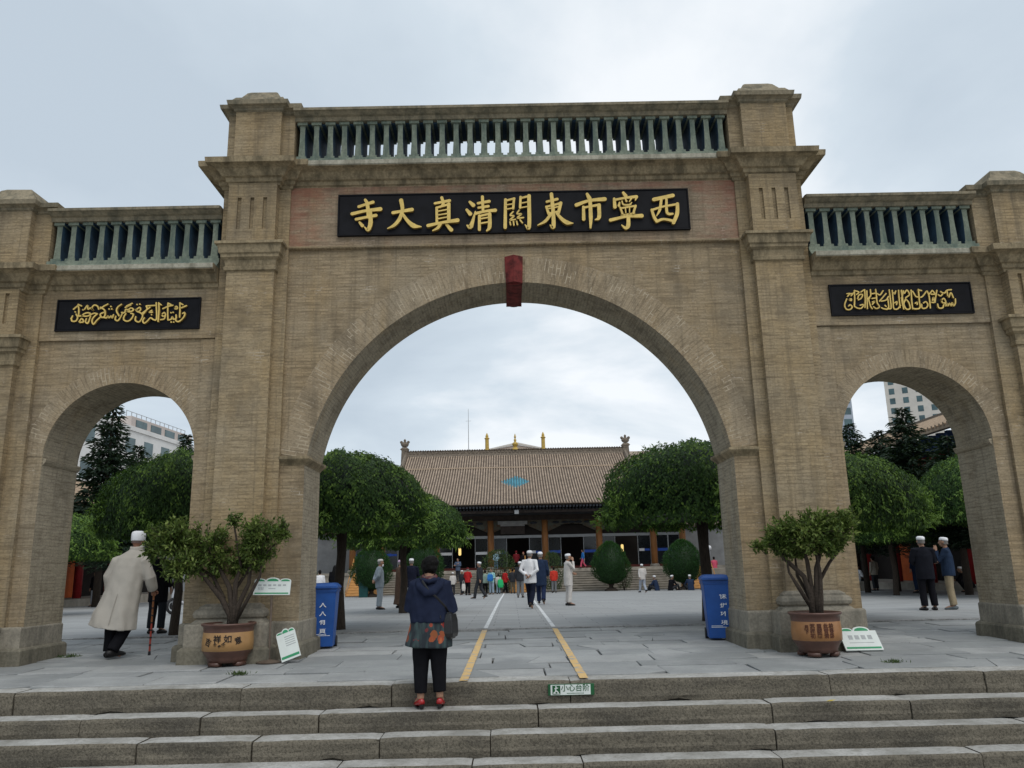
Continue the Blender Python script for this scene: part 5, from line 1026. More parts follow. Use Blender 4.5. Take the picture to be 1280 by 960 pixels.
def sign_panel(mb_w, mb_g, mb_i, w, h, y, bumps, big):
    """white panel with scalloped green crest and green foot band, facing -y, base centre at origin"""
    out_ = [(-w / 2, 0), (w / 2, 0), (w / 2, h)]
    for c_, r_, hh in bumps[::-1]: out_ += [(c_ + r_ * math.cos(PI * k / 8), h + hh * math.sin(PI * k / 8) ** .8) for k in range(9)]
    out_ += [(-w / 2, h)]
    mb_w.prism(out_, y, y + .02)
    for c_, r_, hh in bumps:
        mb_g.append(MB()); mb_g[-1].prism([(c_ + r_ * .82 * math.cos(PI * k / 8), h - .005 + hh * .78 * math.sin(PI * k / 8)) for k in range(8, -1, -1)][::-1], y - .003, y + .005)
    mb_g.append(MB()); mb_g[-1].box(-w * .46, w * .46, y - .003, y + .005, h * .07, h * .16)
root = empty('sign_stand', (-3.62, -.50, gz(-.5)), .05, 'green and white notice panel on a thin post beside the left potted tree', 'sign')
b = MB(); b.lathe([(.0, 0), (.17, 0), (.175, .012), (.12, .03), (.03, .045), (.02, .05)], 24); b.build('foot', STEEL, root, smooth=False)
b = MB(); b.tube([(0, 0, .03), (0, 0, .96)], .016, 10); b.build('post', STEEL, root)
mw, mg, mi = MB(), [], MB(); sign_panel(mw, mg, mi, .52, .20, 0, [(-.18, .08, .035), (0, .1, .05), (.18, .08, .035)], 0)
t_ = Matrix.Translation((.0, -.03, .93)) @ Matrix.Rotation(-.25, 4, 'X') @ Matrix.Rotation(.02, 4, 'Y')
for q in range(6): mi.box(-.2 + q * .07, -.155 + q * .07, -.003, .005, .125 + .004 * (q % 2), .15)
for q in range(4): mi.box(-.2 + q * .022, -.188 + q * .022, -.003, .005, .07, .11)
mi.box(-.05, .05, -.003, .005, .085, .095)
P_ = fix_normals(mw.xf(t_).build('panel', PANEL, root)); [fix_normals(q.xf(t_).build('green_trim', GREEN, P_)) for q in mg]; mi.xf(t_).build('faint_print', GREYINK, P_)
def lean_sign(loc, rx, rz, ry, w, h, label, bumps, deco):
    root = empty('notice_board', loc, 0, label, 'sign'); t_ = Matrix.Rotation(rz, 4, 'Z') @ Matrix.Rotation(ry, 4, 'Y') @ Matrix.Rotation(rx, 4, 'X')
    mw, mg, mi = MB(), [], MB(); sign_panel(mw, mg, mi, w, h, 0, bumps, 1); deco(mi)
    P_ = fix_normals(mw.xf(t_).build('panel', PANEL, root)); [fix_normals(q.xf(t_).build('green_trim', GREEN, P_)) for q in mg]; mi.xf(t_).build('faint_print', GREYINK, P_)
    b = MB(); b.box(-w / 2 + .01, w / 2 - .01, .02, .045, .005, h); b.xf(t_).build('backing', BIND, root); return root
def deco1(mi):
    for q in range(5): mi.box(-.03, .11, -.002, .004, .2 + q * .032, .212 + q * .032)
lean_sign((-3.27, -.62, gz(-.62) + .06), -.42, .12, -.34, .27, .40, 'green and white notice board leaning askew on the floor against the left pier', [(-.085, .045, .03), (0, .05, .06), (.085, .045, .04)], deco1)
def deco2(mi):
    for q in range(4): mi.box(-.16 + q * .09, -.10 + q * .09, -.002, .004, .18, .25)
    mi.box(-.17, .17, -.002, .004, .12, .128)
lean_sign((4.72, -.78, gz(-.7) + .02), -.75, -.02, 0, .52, .33, 'green and white notice board lying back on the floor behind the right potted tree', [(-.15, .09, .05), (.06, .12, .07)], deco2)
# the step warning plate
root = empty('step_sign', (.49, -2.688, -.165), -.0, 'narrow green edged warning plate with figure and Chinese characters on the top step', 'sign')
b = MB(); b.box(-.265, .265, -.012, .012, -.062, .062); pl = bevel(b.build('plate', GREEND, root), .004)
b = MB(); b.box(-.235, .222, -.016, -.01, -.055, .055); b.build('white_field', PANEL, pl)
b = MB(); b.box(-.215, -.125, -.020, -.014, -.047, .047); b.build('icon_field', GREEND, pl)
b = MB()
for p, w_ in (([(-.175, .036), (-.172, .03)], .016), ([(-.172, .02), (-.178, -.005), (-.165, -.012), (-.148, -.03)], .012), ([(-.178, -.004), (-.185, -.022), (-.20, -.03)], .011), ([(-.19, .014), (-.172, .018), (-.152, .022)], .008), ([(-.205, -.036), (-.175, -.036)], .006), ([(-.165, -.04), (-.135, -.04)], .006)): stroke(b, p, w_, -.0235 - random.uniform(0, .001), -.018)
fix_normals(b.build('figure_icon', PANEL, pl))
t = text_mb('小心台阶', .082, 0, .003, .0006); t.xf(Matrix.Translation((.047, -.0175, .014))); t.build('lettering', GREEND, pl)
b = MB()
for q in range(14): b.box(-.05 + q * .0142, -.05 + q * .0142 + .009, -.018, -.012, -.043, -.034)
b.build('small_print', GREEND, pl)
b = MB(); b.rloft([[(-.05, 0, 0), (0, -.018, .004), (.05, 0, .012), (0, .02, .006)], [(-.05, 0, .003), (0, -.018, .007), (.05, 0, .015), (0, .02, .009)]]); o = b.build('fallen_leaf', M('yellow_leaf', (.55, .42, .04), .6, .2, 9), loc=(3.32, -3.06, -.295)); tag(o, 'small yellow fallen leaf on a lower step', 'leaf')

# courtyard furniture
RAMPW = M('ramp_wood', (.42, .20, .055), .6, .25, 4, sc=(1, 1, 6))
def ramp_(x, y, w_, label, flip=1):
    z0 = gz(y); root = empty('wooden_ramp', (x, y, z0), 0, label, 'ramp', 'slatted wooden stair covers'); L, Ht = 2.6, 1.45
    for k in range(9):
        u0, u1 = k / 9, (k + .88) / 9; b = MB(); b.obox((0, L * (u0 + u1) / 2, Ht * (u0 + u1) / 2 + .04), (w_, math.hypot(L, Ht) / 9 * .9, .04), Matrix.Rotation(math.atan2(Ht, L), 3, 'X')); b.build('board', RAMPW, root)
    b = MB()
    for s in (-1, 1): b.add([(s * w_ / 2, 0, 0), (s * w_ / 2, L, 0), (s * w_ / 2, L, Ht), (s * (w_ / 2 - .05), 0, 0), (s * (w_ / 2 - .05), L, 0), (s * (w_ / 2 - .05), L, Ht)], [(0, 1, 2), (5, 4, 3), (0, 3, 4, 1), (1, 4, 5, 2), (2, 5, 3, 0)])
    fix_normals(b.build('side_board', RAMPW, root))
    b = MB(); b.tube([(flip * w_ / 2, 0, .15), (flip * w_ / 2, L, Ht + .95)], .03, 6); b.tube([(flip * w_ / 2, .1, 0), (flip * w_ / 2, .1, .4)], .025, 6); b.tube([(flip * w_ / 2, L, Ht), (flip * w_ / 2, L, Ht + .95)], .025, 6); b.build('handrail', RAMPW, root)
ramp_(-9.85, 40.2, 1.7, 'slatted wooden stair cover behind the left elm trunk', -1); ramp_(.3, 41.9, 1.1, 'slatted wooden stair cover in the middle behind the person in orange', 1); ramp_(12.35, 41.0, 1.9, 'slatted wooden stair cover behind the right elm trunk', 1)
b = MB(); b.rect([(-.25, .25, -.2, .2, 0), (-.28, .28, -.24, .24, .85), (-.3, .3, -.26, .26, .86), (-.3, .3, -.26, .26, .92), (-.1, .1, -.1, .1, 1.0)]); tag(bevel(b.build('litter_bin', M('teal_bin', (.015, .07, .07), .5, .2, 5), loc=(-9.0, 37.2, gz(37.2))), .02), 'dark teal litter bin left of the juniper behind the grey suited man', 'litter bin')
root = empty('globe_lamp', (12.6, 40, gz(40)), 0, 'white globe lamp on a thin post beyond the right bin', 'lamp'); b = MB(); b.tube([(0, 0, 0), (0, 0, 2.45)], .05, 8); b.build('post', ALU, root); b = MB(); b.ball((0, 0, 2.55), .16, 12); b.build('globe', WHITEC, root, smooth=True)
for x, y, lb in ((-3.9, 48.2, 'small warm lamp glowing left of the hall doors'), (8.15, 48.2, 'small warm lamp glowing right of the hall doors')):
    root = empty('wall_lamp', (x, y, 2.5), 0, lb, 'lamp', 'lit lamps at the hall doors'); b = MB(); b.lathe([(.05, -.28), (.1, -.22), (.1, .22), (.05, .28)], 10); b.build('shade', M_emit('lamp_glow', (1, .72, .25), .8), root); b = MB(); b.tube([(0, 0, .28), (0, .3, .34)], .02, 6); b.build('bracket', DARKW, root)
def scooter():
    root = empty('motor_scooter', (-10.9, 15.2, gz(15.2)), 2.6, 'black and white motor scooter glimpsed between elm trunk and left pier', 'scooter'); WH = M('scooter_white', (.5, .5, .52), .3, .1, 4, spec=.5)
    for y, n_ in ((-.6, 'wheel'), (.6, 'wheel')):
        b = MB(); b.rloft([[(.0 + .045 * math.cos(a), y + (.22 + .05 * math.sin(a)) * math.cos(2 * PI * k / 18), .27 + (.22 + .05 * math.sin(a)) * math.sin(2 * PI * k / 18)) for a in [2 * PI * j / 8 for j in range(8)]] for k in range(19)], cap=False); b.rloft([[(dx, y + .12 * math.cos(2 * PI * k / 12), .27 + .12 * math.sin(2 * PI * k / 12)) for k in range(12)] for dx in (-.03, .03)]); fix_normals(b.build(n_, BIND, root))
    b = MB(); b.tube([(0, .62, .3), (0, .55, .6), (0, .42, 1.0)], [(.05, .05), (.16, .07), (.12, .07)], 10); b.tube([(0, .5, .42), (0, .1, .30), (0, -.2, .36)], [(.14, .06), (.15, .05), (.15, .08)], 10); b.tube([(0, -.15, .5), (0, -.5, .62), (0, -.85, .72)], [(.13, .16), (.15, .16), (.07, .07)], 10); fix_normals(b.build('body', WH, root, smooth=True))
    b = MB(); b.tube([(0, -.05, .78), (0, -.4, .82), (0, -.8, .86)], [(.1, .05), (.14, .06), (.1, .05)], 10); b.build('seat', BLK, root, smooth=True)
    b = MB(); b.tube([(-.36, .36, 1.06), (0, .44, 1.0), (.36, .36, 1.06)], .018, 6)
    for s in (-1, 1): b.tube([(s * .25, .4, 1.04), (s * .32, .42, 1.22)], .008, 5); b.ball((s * .33, .42, 1.25), (.06, .02, .045), 8)
    b.build('handlebar', BIND, root); b = MB(); b.ball((0, .5, .92), (.1, .06, .07), 10); b.build('headlight', ALU, root, smooth=True)
scooter()

# ---------------------------------------------------------------- people
def rotz(p, a, o=(0, 0)): x, y = p[0] - o[0], p[1] - o[1]; return Vector((o[0] + x * math.cos(a) - y * math.sin(a), o[1] + x * math.sin(a) + y * math.cos(a), p[2]))
def pose_of(k):
    V = Vector
    J = dict(P=V((0, 0, .96)), C=V((0, .0, 1.28)), N=V((0, -.01, 1.46)), H=V((0, .03, 1.62)),
             s=[V((-.185, -.01, 1.42)), V((.185, -.01, 1.42))], e=[V((-.235, -.03, 1.14)), V((.235, -.03, 1.14))], w=[V((-.235, .05, .90)), V((.235, .05, .90))],
             h=[V((-.09, 0, .93)), V((.09, 0, .93))], k=[V((-.10, .02, .51)), V((.10, .02, .51))], a=[V((-.11, -.02, .09)), V((.11, -.02, .09))], f=[V((-.14, .16, .03)), V((.14, .16, .03))])
    if k == 'back': J['e'] = [V((-.27, -.10, 1.15)), V((.27, -.10, 1.15))]; J['w'] = [V((-.05, -.20, 1.0)), V((.06, -.19, .98))]
    if k == 'front': J['e'] = [V((-.26, .04, 1.14)), V((.26, .04, 1.14))]; J['w'] = [V((-.08, .24, 1.08)), V((.08, .24, 1.1))]
    if k == 'folded': J['e'] = [V((-.27, .07, 1.18)), V((.27, .07, 1.18))]; J['w'] = [V((.10, .23, 1.20)), V((-.06, .25, 1.30))]
    if k == 'phone': J['e'][1] = V((.26, .14, 1.20)); J['w'][1] = V((.13, .15, 1.50)); J['e'][0] = V((-.25, .05, 1.14)); J['w'][0] = V((-.12, .22, 1.08))
    if k == 'chin': J['e'][0] = V((-.24, .14, 1.18)); J['w'][0] = V((-.07, .20, 1.43)); J['e'][1] = V((.24, .1, 1.16)); J['w'][1] = V((.02, .22, 1.14))
    if k in ('walk', 'walkback'):
        J['k'] = [V((-.09, .16, .52)), V((.09, -.02, .50))]; J['a'] = [V((-.09, .24, .10)), V((.09, -.28, .16))]; J['f'] = [V((-.1, .42, .06)), V((.1, -.13, .03))]; J['w'][0] = V((-.23, -.1, .9)); J['w'][1] = V((.23, .18, .93))
        if k == 'walkback': J['e'] = [V((-.27, -.10, 1.15)), V((.27, -.10, 1.15))]; J['w'] = [V((-.05, -.20, 1.0)), V((.06, -.19, .98))]
    if k == 'sit':
        d = V((0, 0, -.80)); J['P'] = V((0, -.05, .14)); J['C'] = V((0, .02, .46)); J['N'] = V((0, .06, .63)); J['H'] = V((0, .11, .79)); J['s'] = [V((-.18, .05, .59)), V((.18, .05, .59))]; J['e'] = [V((-.26, .18, .38)), V((.26, .18, .38))]; J['w'] = [V((-.14, .36, .34)), V((.14, .36, .34))]
        J['h'] = [V((-.1, 0, .13)), V((.1, 0, .13))]; J['k'] = [V((-.24, .34, .34)), V((.24, .34, .34))]; J['a'] = [V((-.1, .5, .08)), V((.1, .52, .08))]; J['f'] = [V((-.08, .66, .03)), V((.08, .68, .03))]
    if k == 'squat':
        J['P'] = V((0, -.12, .30)); J['C'] = V((0, .02, .60)); J['N'] = V((0, .10, .76)); J['H'] = V((0, .18, .90)); J['s'] = [V((-.18, .08, .72)), V((.18, .08, .72))]; J['e'] = [V((-.24, .26, .52)), V((.24, .26, .52))]; J['w'] = [V((-.08, .40, .50)), V((.08, .40, .48))]
        J['h'] = [V((-.1, -.1, .28)), V((.1, -.1, .28))]; J['k'] = [V((-.18, .30, .46)), V((.18, .30, .46))]; J['a'] = [V((-.13, .02, .09)), V((.13, .02, .09))]; J['f'] = [V((-.15, .2, .03)), V((.15, .2, .03))]
    if k == 'chair':
        J['P'] = V((0, -.05, .50)); J['C'] = V((0, -.02, .82)); J['N'] = V((0, .0, 1.0)); J['H'] = V((0, .04, 1.16)); J['s'] = [V((-.18, 0, .95)), V((.18, 0, .95))]; J['e'] = [V((-.23, .08, .70)), V((.23, .08, .70))]; J['w'] = [V((-.1, .30, .62)), V((.1, .30, .62))]
        J['h'] = [V((-.1, 0, .48)), V((.1, 0, .48))]; J['k'] = [V((-.13, .42, .48)), V((.13, .42, .48))]; J['a'] = [V((-.12, .45, .09)), V((.12, .45, .09))]; J['f'] = [V((-.13, .62, .03)), V((.13, .62, .03))]
    return J
def hand(b, w_, e_, s, inn=None, r=1.0):
    d = (w_ - e_).normalized(); up = Vector((s, 0, 0)); side = d.cross(up); side = side.normalized() if side.length > .1 else Vector((0, 1, 0))
    flat = side.cross(d).normalized()
    b.tube([w_, w_ + d * .045, w_ + d * .09], [(.024, .018), (.042, .02), (.038, .016)], 8, up=side)
    for i in range(4):
        o = side * (-.030 + .020 * i); ln = (.07, .082, .078, .06)[i]; p = w_ + d * .085 + o
        b.tube([p, p + d * ln * .5 - flat * .006 * s, p + d * ln * .85 - flat * .022 * s], [.0095, .009, .007], 6)
    p = w_ + d * .03 - side * .034; b.tube([p, p + d * .03 - side * .022, p + d * .062 - side * .022], [.012, .011, .008], 6)
def head_mb(b, c, yaw=0, tilt=0, s=1.0):
    t = MB(); t.ball((0, 0, .015), (.076 * s, .096 * s, .112 * s), 16); t.ball((0, .028, -.055), (.056 * s, .062 * s, .062 * s), 12)
    t.tube([(0, .085, .02), (0, .112, -.018), (0, .092, -.03)], [.009, .017, .012], 6); t.ball((0, .082, -.058), (.024, .012, .007), 8); t.ball((0, .078, .028), (.05, .016, .012), 8)
    for q in (-1, 1): t.ball((q * .078 * s, -.005, -.005), (.012, .028, .036), 8)
    m = Matrix.Translation(c) @ Matrix.Rotation(yaw, 4, 'Z') @ Matrix.Rotation(-tilt, 4, 'X'); t.xf(m); b.add(t.v, t.f); return m
def person(label, loc, face, h, pose='stand', top=None, bot=None, shoe=None, hat='cap', coat=None, yaw=0, tilt=0, group=None, hatm=None, topname='jacket', hem=.80, slim=1.0, vox=.017, hair=None, skin=None, beard=False, wide=1.0, fold=.008):
    """A figure whose local +y is the way it faces; face = heading (0 looks away from the viewer, + turns left)."""
    J = pose_of(pose); root = empty('person', loc, face, label, 'person', group); sc = h / 1.74; root.scale = (sc * wide, sc * wide, sc); seed = random.random() * 99
    P, C_, N_, Hd = J['P'], J['C'], J['N'], J['H']; b = MB()
    b.tube([P - Vector((0, 0, .07)), P, (P + C_) / 2, C_, C_ * .35 + N_ * .65, N_, N_ + (Hd - N_) * .5], [(.14, .10), (.155, .11), (.135, .095), (.16, .11), (.15, .085), (.06, .055), (.05, .052)], 14, up=(1, 0, 0))
    hm = head_mb(b, Hd, yaw, tilt)
    for i, s in enumerate((-1, 1)):
        b.tube([C_ * .4 + N_ * .6 + Vector((s * .1, 0, .03)), J['s'][i], J['e'][i], J['w'][i]], [.05, .052, .038, .026], 9); hand(b, J['w'][i], J['e'][i], s)
        b.tube([J['h'][i], J['k'][i], J['a'][i]], [.082, .054, .038], 10); b.tube([J['a'][i], (J['a'][i] + J['f'][i]) / 2, J['f'][i]], [.035, .036, .026], 8)
    body = blend('body', b, skin or SKIN, root, vox * .8, 2)
    b = MB()                                                          # trousers
    for i, s in enumerate((-1, 1)):
        kk, aa = J['k'][i], J['a'][i]; b.tube([J['h'][i] + Vector((0, 0, .06)), J['h'][i], kk, aa * .93 + kk * .07 - Vector((0, 0, .015))], [.10, .108 * slim, .082 * slim, .075 * slim], 12)
    b.tube([P - Vector((0, 0, .1)), P, P + (C_ - P) * .35], [(.15, .125), (.172, .132), (.155, .118)], 14, up=(1, 0, 0))
    blend('trousers', b, bot or BLK, root, vox, 2, fold, 9, seed)
    b = MB(); ax = (C_ - P).normalized(); hz = P - ax * ((.96 - hem) if coat is None else .02)
    rings = [(hz, (.20, .145)), (P, (.197, .152)), ((P + C_) / 2, (.188, .146)), (C_, (.196, .138)), (C_ * .35 + N_ * .65, (.178, .105)), (N_, (.078, .075)), (N_ + (Hd - N_) * .16, (.068, .068))]
    if coat: zc = coat; rings = [(Vector((P.x, P.y - .02, zc)), (.27, .21)), (Vector((P.x, P.y, zc + .25)), (.235, .185))] + rings[1:]
    b.tube([r[0] for r in rings], [r[1] for r in rings], 18, up=(1, 0, 0))
    for i, s in enumerate((-1, 1)):
        w2 = J['w'][i] * .9 + J['e'][i] * .1; b.tube([C_ * .4 + N_ * .6 + Vector((s * .08, 0, .02)), J['s'][i], J['e'][i], w2], [.075, .073, .060, .050], 11)
    blend('coat' if coat else topname, b, top or NAVY, root, vox, 2, fold, 8, seed + 5)
    for i in range(2):
        b = MB(); a_, f_ = J['a'][i], J['f'][i]; d = f_ - a_; d.z = 0; d = d.normalized() if d.length > .01 else Vector((0, 1, 0)); bs = Vector((a_.x, a_.y, f_.z - .03)) if abs(a_.z - .09) < .05 else a_ - Vector((0, 0, .06))
        b.tube([bs - d * .07 + Vector((0, 0, .035)), bs + Vector((0, 0, .05)), bs + d * .09 + Vector((0, 0, .038)), bs + d * .17 + Vector((0, 0, .026)), bs + d * .205 + Vector((0, 0, .02))], [(.036, .034), (.042, .05), (.046, .038), (.044, .026), (.02, .014)], 10); b.build('shoe', shoe or SHOEB, root, smooth=True)
    if hat == 'cap':
        b = MB(); b.lathe([(.083, .045), (.087, .055), (.086, .085), (.078, .108), (.056, .122), (.01, .127)], 20); b.v = [(x, y * 1.18 - .008, z) for x, y, z in b.v]; b.xf(hm @ Matrix.Rotation(.12, 4, 'X')); b.build('cap', hatm or WHITEC, root, smooth=True)
        b = MB(); b.rloft([[(.079 * math.cos(a), -.012 + .097 * math.sin(a), z) for a in [PI * .98 + PI * 1.04 * k / 12 for k in range(13)]] for z in (-.05, 0, .05)], cap=False, closed=False); b.xf(hm); b.build('hair', hair or M('hair_grey', (.16, .15, .14), .8, .3, 40), root, smooth=True)
    elif hat == 'hair':
        b = MB(); b.ball((0, -.016, .03), (.087, .102, .108), 16); b.ball((0, -.05, -.03), (.07, .06, .07), 10); b.xf(hm); blend('hair', b, hair or HAIR, root, vox * .8, 2)
    elif hat == 'long':
        b = MB(); b.ball((0, -.016, .03), (.09, .104, .108), 16); b.tube([(0, -.06, .04), (0, -.10, -.12), (0, -.13, -.36)], [(.085, .06), (.10, .05), (.10, .035)], 12); b.xf(hm); blend('hair', b, hair or HAIR, root, vox * .8, 2)
    if beard: b = MB(); b.ball((0, .07, -.10), (.05, .04, .055), 10); b.xf(hm); b.build('beard', WHITEC, root, smooth=True)
    return root
def bag(loc, name, m, label, sz=(.16, .09, .28), strap=.22, cat='bag'):
    root = empty(name, loc, random.uniform(-.4, .4), label, cat); b = MB(); a, d, h_ = sz
    b.rect([(-a * .8, a * .8, -d * .9, d * .9, 0), (-a, a, -d, d, h_ * .3), (-a * .95, a * .95, -d * .5, d * .5, h_ * .85), (-a * .7, a * .7, -d * .25, d * .25, h_)]); bevel(b.build('body', m, root), .02, 2)
    b = MB(); b.tube([(-a * .5, 0, h_ * .97), (-a * .3, 0, h_ + strap * .8), (0, 0, h_ + strap), (a * .3, 0, h_ + strap * .8), (a * .5, 0, h_ * .97)], .01, 5); b.build('strap', m, root); return root
GP = lambda x, y: (x, y, gz(y))
TAN, GBLUE, BRN, RDC, ORC, TEAL, WARMW = cloth('khaki', (.27, .22, .145)), cloth('grey_blue', (.25, .285, .315), .1), cloth('brown', (.085, .055, .04)), cloth('red', (.42, .025, .025)), cloth('orange', (.55, .10, .02)), cloth('pale_teal', (.30, .52, .50)), cloth('warm_white', (.55, .52, .49), .08)
BLUEJ, JEAN, GREYC, PINK, DRED, LILAC = cloth('dark_blue', (.022, .035, .07)), cloth('pale_jeans', (.30, .38, .46)), cloth('mid_grey', (.16, .165, .17)), cloth('pink', (.60, .10, .16)), cloth('dark_red', (.14, .015, .02)), cloth('lilac', (.50, .36, .48))
BRBLUE, WBLUE, GRN = cloth('bright_blue', (.03, .16, .45)), cloth('pale_blue', (.38, .55, .68)), cloth('green', (.03, .40, .14))
GPE = 'people in the courtyard'
L90 = PI / 2
person('man in grey blue suit and white cap, hands behind his back, looking towards the hall', GP(-4.52, 14.93), -L90 * .75, 1.62, 'back', GBLUE, cloth('pale_grey', (.30, .335, .365), .1), hem=.74, hatm=WARMW, beard=True)
person('man in long brown robe and lilac cap left of the woman', GP(-3.98, 15.9), -L90 * .6, 1.60, 'front', BRN, BRN, coat=.12, hatm=LILAC)
person('man in black coat and white cap between the brown robe and the woman', GP(-3.55, 15.6), .3, 1.63, 'front', cloth('blue_black', (.013, .015, .028)), WHITEC, coat=.72)
person('man in white cap and black coat half hidden behind the woman\'s head', GP(-3.15, 17.8), -.6, 1.74, 'stand', BLK, BLK, hem=.7)
person('man in dark suit and white cap walking left with raised folded arms', GP(-1.59, 25.26), L90 * .75, 1.66, 'walk', DGREY, DGREY, beard=False).name
J_w = None
person('child in white shirt with dark trousers left of the dark dressed child', GP(-3.75, 38.5), .4, 1.36, 'stand', WARMW, DGREY, hat='cap')
person('person in dark jacket and white cap beside the person in red', GP(-3.1, 37.3), 2.6, 1.45, 'walk', DGREY, DGREY)
person('person in red jacket and dark red hat, left of the dark suited walker', GP(-2.75, 36.9), -.5, 1.60, 'front', RDC, BLK, hat='cap', hatm=DRED)
person('figure in grey blue raising both arms, standing on the hall stairs', (-3.75, 43.6, 0.42), 2.8, 1.55, 'folded', cloth('slate', (.09, .12, .18)), DGREY, hat='hair')
person('person in pale teal top and pale jeans carrying a blue backpack', GP(-1.35, 38.0), 2.8, 1.52, 'front', TEAL, JEAN, hat='hair')
person('dark clothed person right beside the person in pale teal', GP(-1.75, 38.4), .3, 1.45, 'stand', cloth('sage', (.25, .33, .28)), BLK, hat='hair')
person('small child in white top carrying a green bag', GP(-.95, 39.0), .2, 1.20, 'stand', WARMW, JEAN, hat='hair')
person('child in red jacket and black trousers next to the green bag', GP(-.52, 39.4), -.9, 1.48, 'walk', RDC, BLK, hat='hair')
person('person in grey jacket and khaki trousers seen from behind before the wooden ramp', GP(-.05, 39.3), 0, 1.52, 'stand', DGREY, cloth('olive', (.13, .11, .08)), hat='hair')
person('person in bright orange jacket and black trousers left of the white shirted man', GP(.45, 38.9), .2, 1.50, 'stand', ORC, BLK, hat='hair')
person('man in black top and grey trousers just left of the white shirted man', GP(.27, 26.6), -.2, 1.66, 'stand', DGREY, GREYC)
person('man in loose white shirt and navy trousers walking away, hands behind his back', GP(.42, 12.93), -.35, 1.74, 'walkback', WHITEC, cloth('navy_trousers', (.012, .015, .028)), hem=.76, vox=.014, topname='shirt')
person('man in dark navy suit and white cap walking beside the white shirted man', GP(.86, 15.95), -.1, 1.77, 'walk', BLUEJ, cloth('blue_trousers', (.02, .03, .07)), hem=.62)
person('boy in red shirt and grey trousers right of the two walking men', GP(2.5, 38.6), 0, 1.55, 'stand', cloth('scarlet', (.50, .045, .03)), GREYC, hat='hair')
person('man in white suit and cap holding a phone to his face', GP(1.72, 14.76), -L90 * .85, 1.66, 'phone', WARMW, WARMW, hem=.66, vox=.014)
person('person in blue top and pink trousers leaning from behind the round juniper', (5.0, 45.95, 1.12), L90, 1.3, 'walk', BRBLUE, PINK, hat='hair')
person('person in pale blue standing before the hall\'s glass doors', (-1.2, 46.5, 1.12), 2.9, 1.35, 'stand', WBLUE, cloth('steel_blue', (.10, .16, .22)), hat='hair')
person('man in grey waistcoat and white cap standing on the hall stairs, right side', (6.35, 43.4, .12), 2.7, 1.6, 'stand', cloth('grey_vest', (.30, .32, .33)), GREYC)
person('man in white shirt and pale trousers walking up to the hall stairs', GP(6.85, 31.5), .3, 1.5, 'walk', WARMW, cloth('pale_blue_grey', (.33, .36, .42)))
GSIT = 'men sitting on the courtyard floor before the junipers'
for x, y, rz, lb in ((8.7, 38.0, .9, 'man in navy and white cap sitting, leftmost, next to the standing man in white shirt'), (9.5, 37.4, -1.1, 'man in dark jacket sitting sideways, second from left, hugging his knees'), (10.55, 36.8, .1, 'man in navy sitting with his back turned, before the round juniper by the ramp'), (11.25, 36.4, -.5, 'man in black sitting nearest the right elm trunk')):
    person(lb, GP(x, y), rz, 1.72, 'sit', BLUEJ if 'navy' in lb else BLK, DGREY, group=GSIT)
person('woman in pink top sitting on a ledge beyond the right blue bin', (13.75, 43.6, .55), 0, 1.55, 'chair', PINK, BLK, hat='hair')
b = MB(); b.box(-.9, .9, -.35, .35, 0, 1.32); tag(bevel(b.build('stone_ledge', STONE_S, loc=(13.75, 43.5, gz(43.5))), .03), 'low stone ledge that the woman in pink sits on', 'ledge')
person('woman with long dark hair and black coat behind the left blue bin', GP(-7.05, 19.8), -.2, 1.52, 'stand', BLK, BLK, hat='long', hem=.6)
person('person in white shirt at the edge of the left pier, behind the blue bin', GP(-7.75, 20.3), .5, 1.36, 'stand', WHITEC, DGREY, hat='hair')
person('dark red clad figure standing before the hall doors, above the person in orange', (.25, 45.4, .92), 0, 1.5, 'front', DRED, BLK, hat='hair', hair=DRED)
person('figure in dark clothes and reddish scarf next to the dark red clad figure', (.75, 45.0, .78), 3, 1.55, 'stand', BLK, BLK, hat='hair', hair=DRED)
# seen through the right arch
person('stout man in black suit and white cap standing with his back turned', GP(9.72, 7.2), -.05, 1.72, 'front', cloth('suit_black', (.012, .013, .018)), cloth('suit_black_trousers', (.010, .010, .013)), hem=.72, vox=.013, wide=1.08)
person('man in navy jacket, khaki trousers and white cap with a hand at his mouth', GP(10.36, 7.35), .95, 1.69, 'chin', cloth('jacket_navy', (.020, .033, .062)), TAN, hem=.80, vox=.013, shoe=cloth('shoe_grey', (.12, .14, .15)), slim=.95)
person('man in black with white cap squatting before the orange gallery door', GP(17.15, 18.9), 1.2, 1.62, 'squat', BLK, BLK)
person('person in beige top and dark trousers beyond the right elm trunk', GP(16.2, 24.6), .4, 1.5, 'stand', cloth('beige', (.36, .32, .26)), DGREY, hat='hair')
person('man in dark blue standing behind the stout man in the black suit', GP(15.6, 19.5), .3, 1.72, 'stand', BLUEJ, BLUEJ)
person('person in white sitting by the pale trunk near the right pier', GP(15.7, 25.2), -1.2, 1.6, 'chair', WHITEC, DGREY, hat='hair')
b = MB(); b.box(-.3, .3, -.3, .25, 0, .42); tag(bevel(b.build('stone_stool', STONE_S, loc=(15.7, 25.2, gz(25.2))), .02), 'low stone stool under the person in white', 'stool')
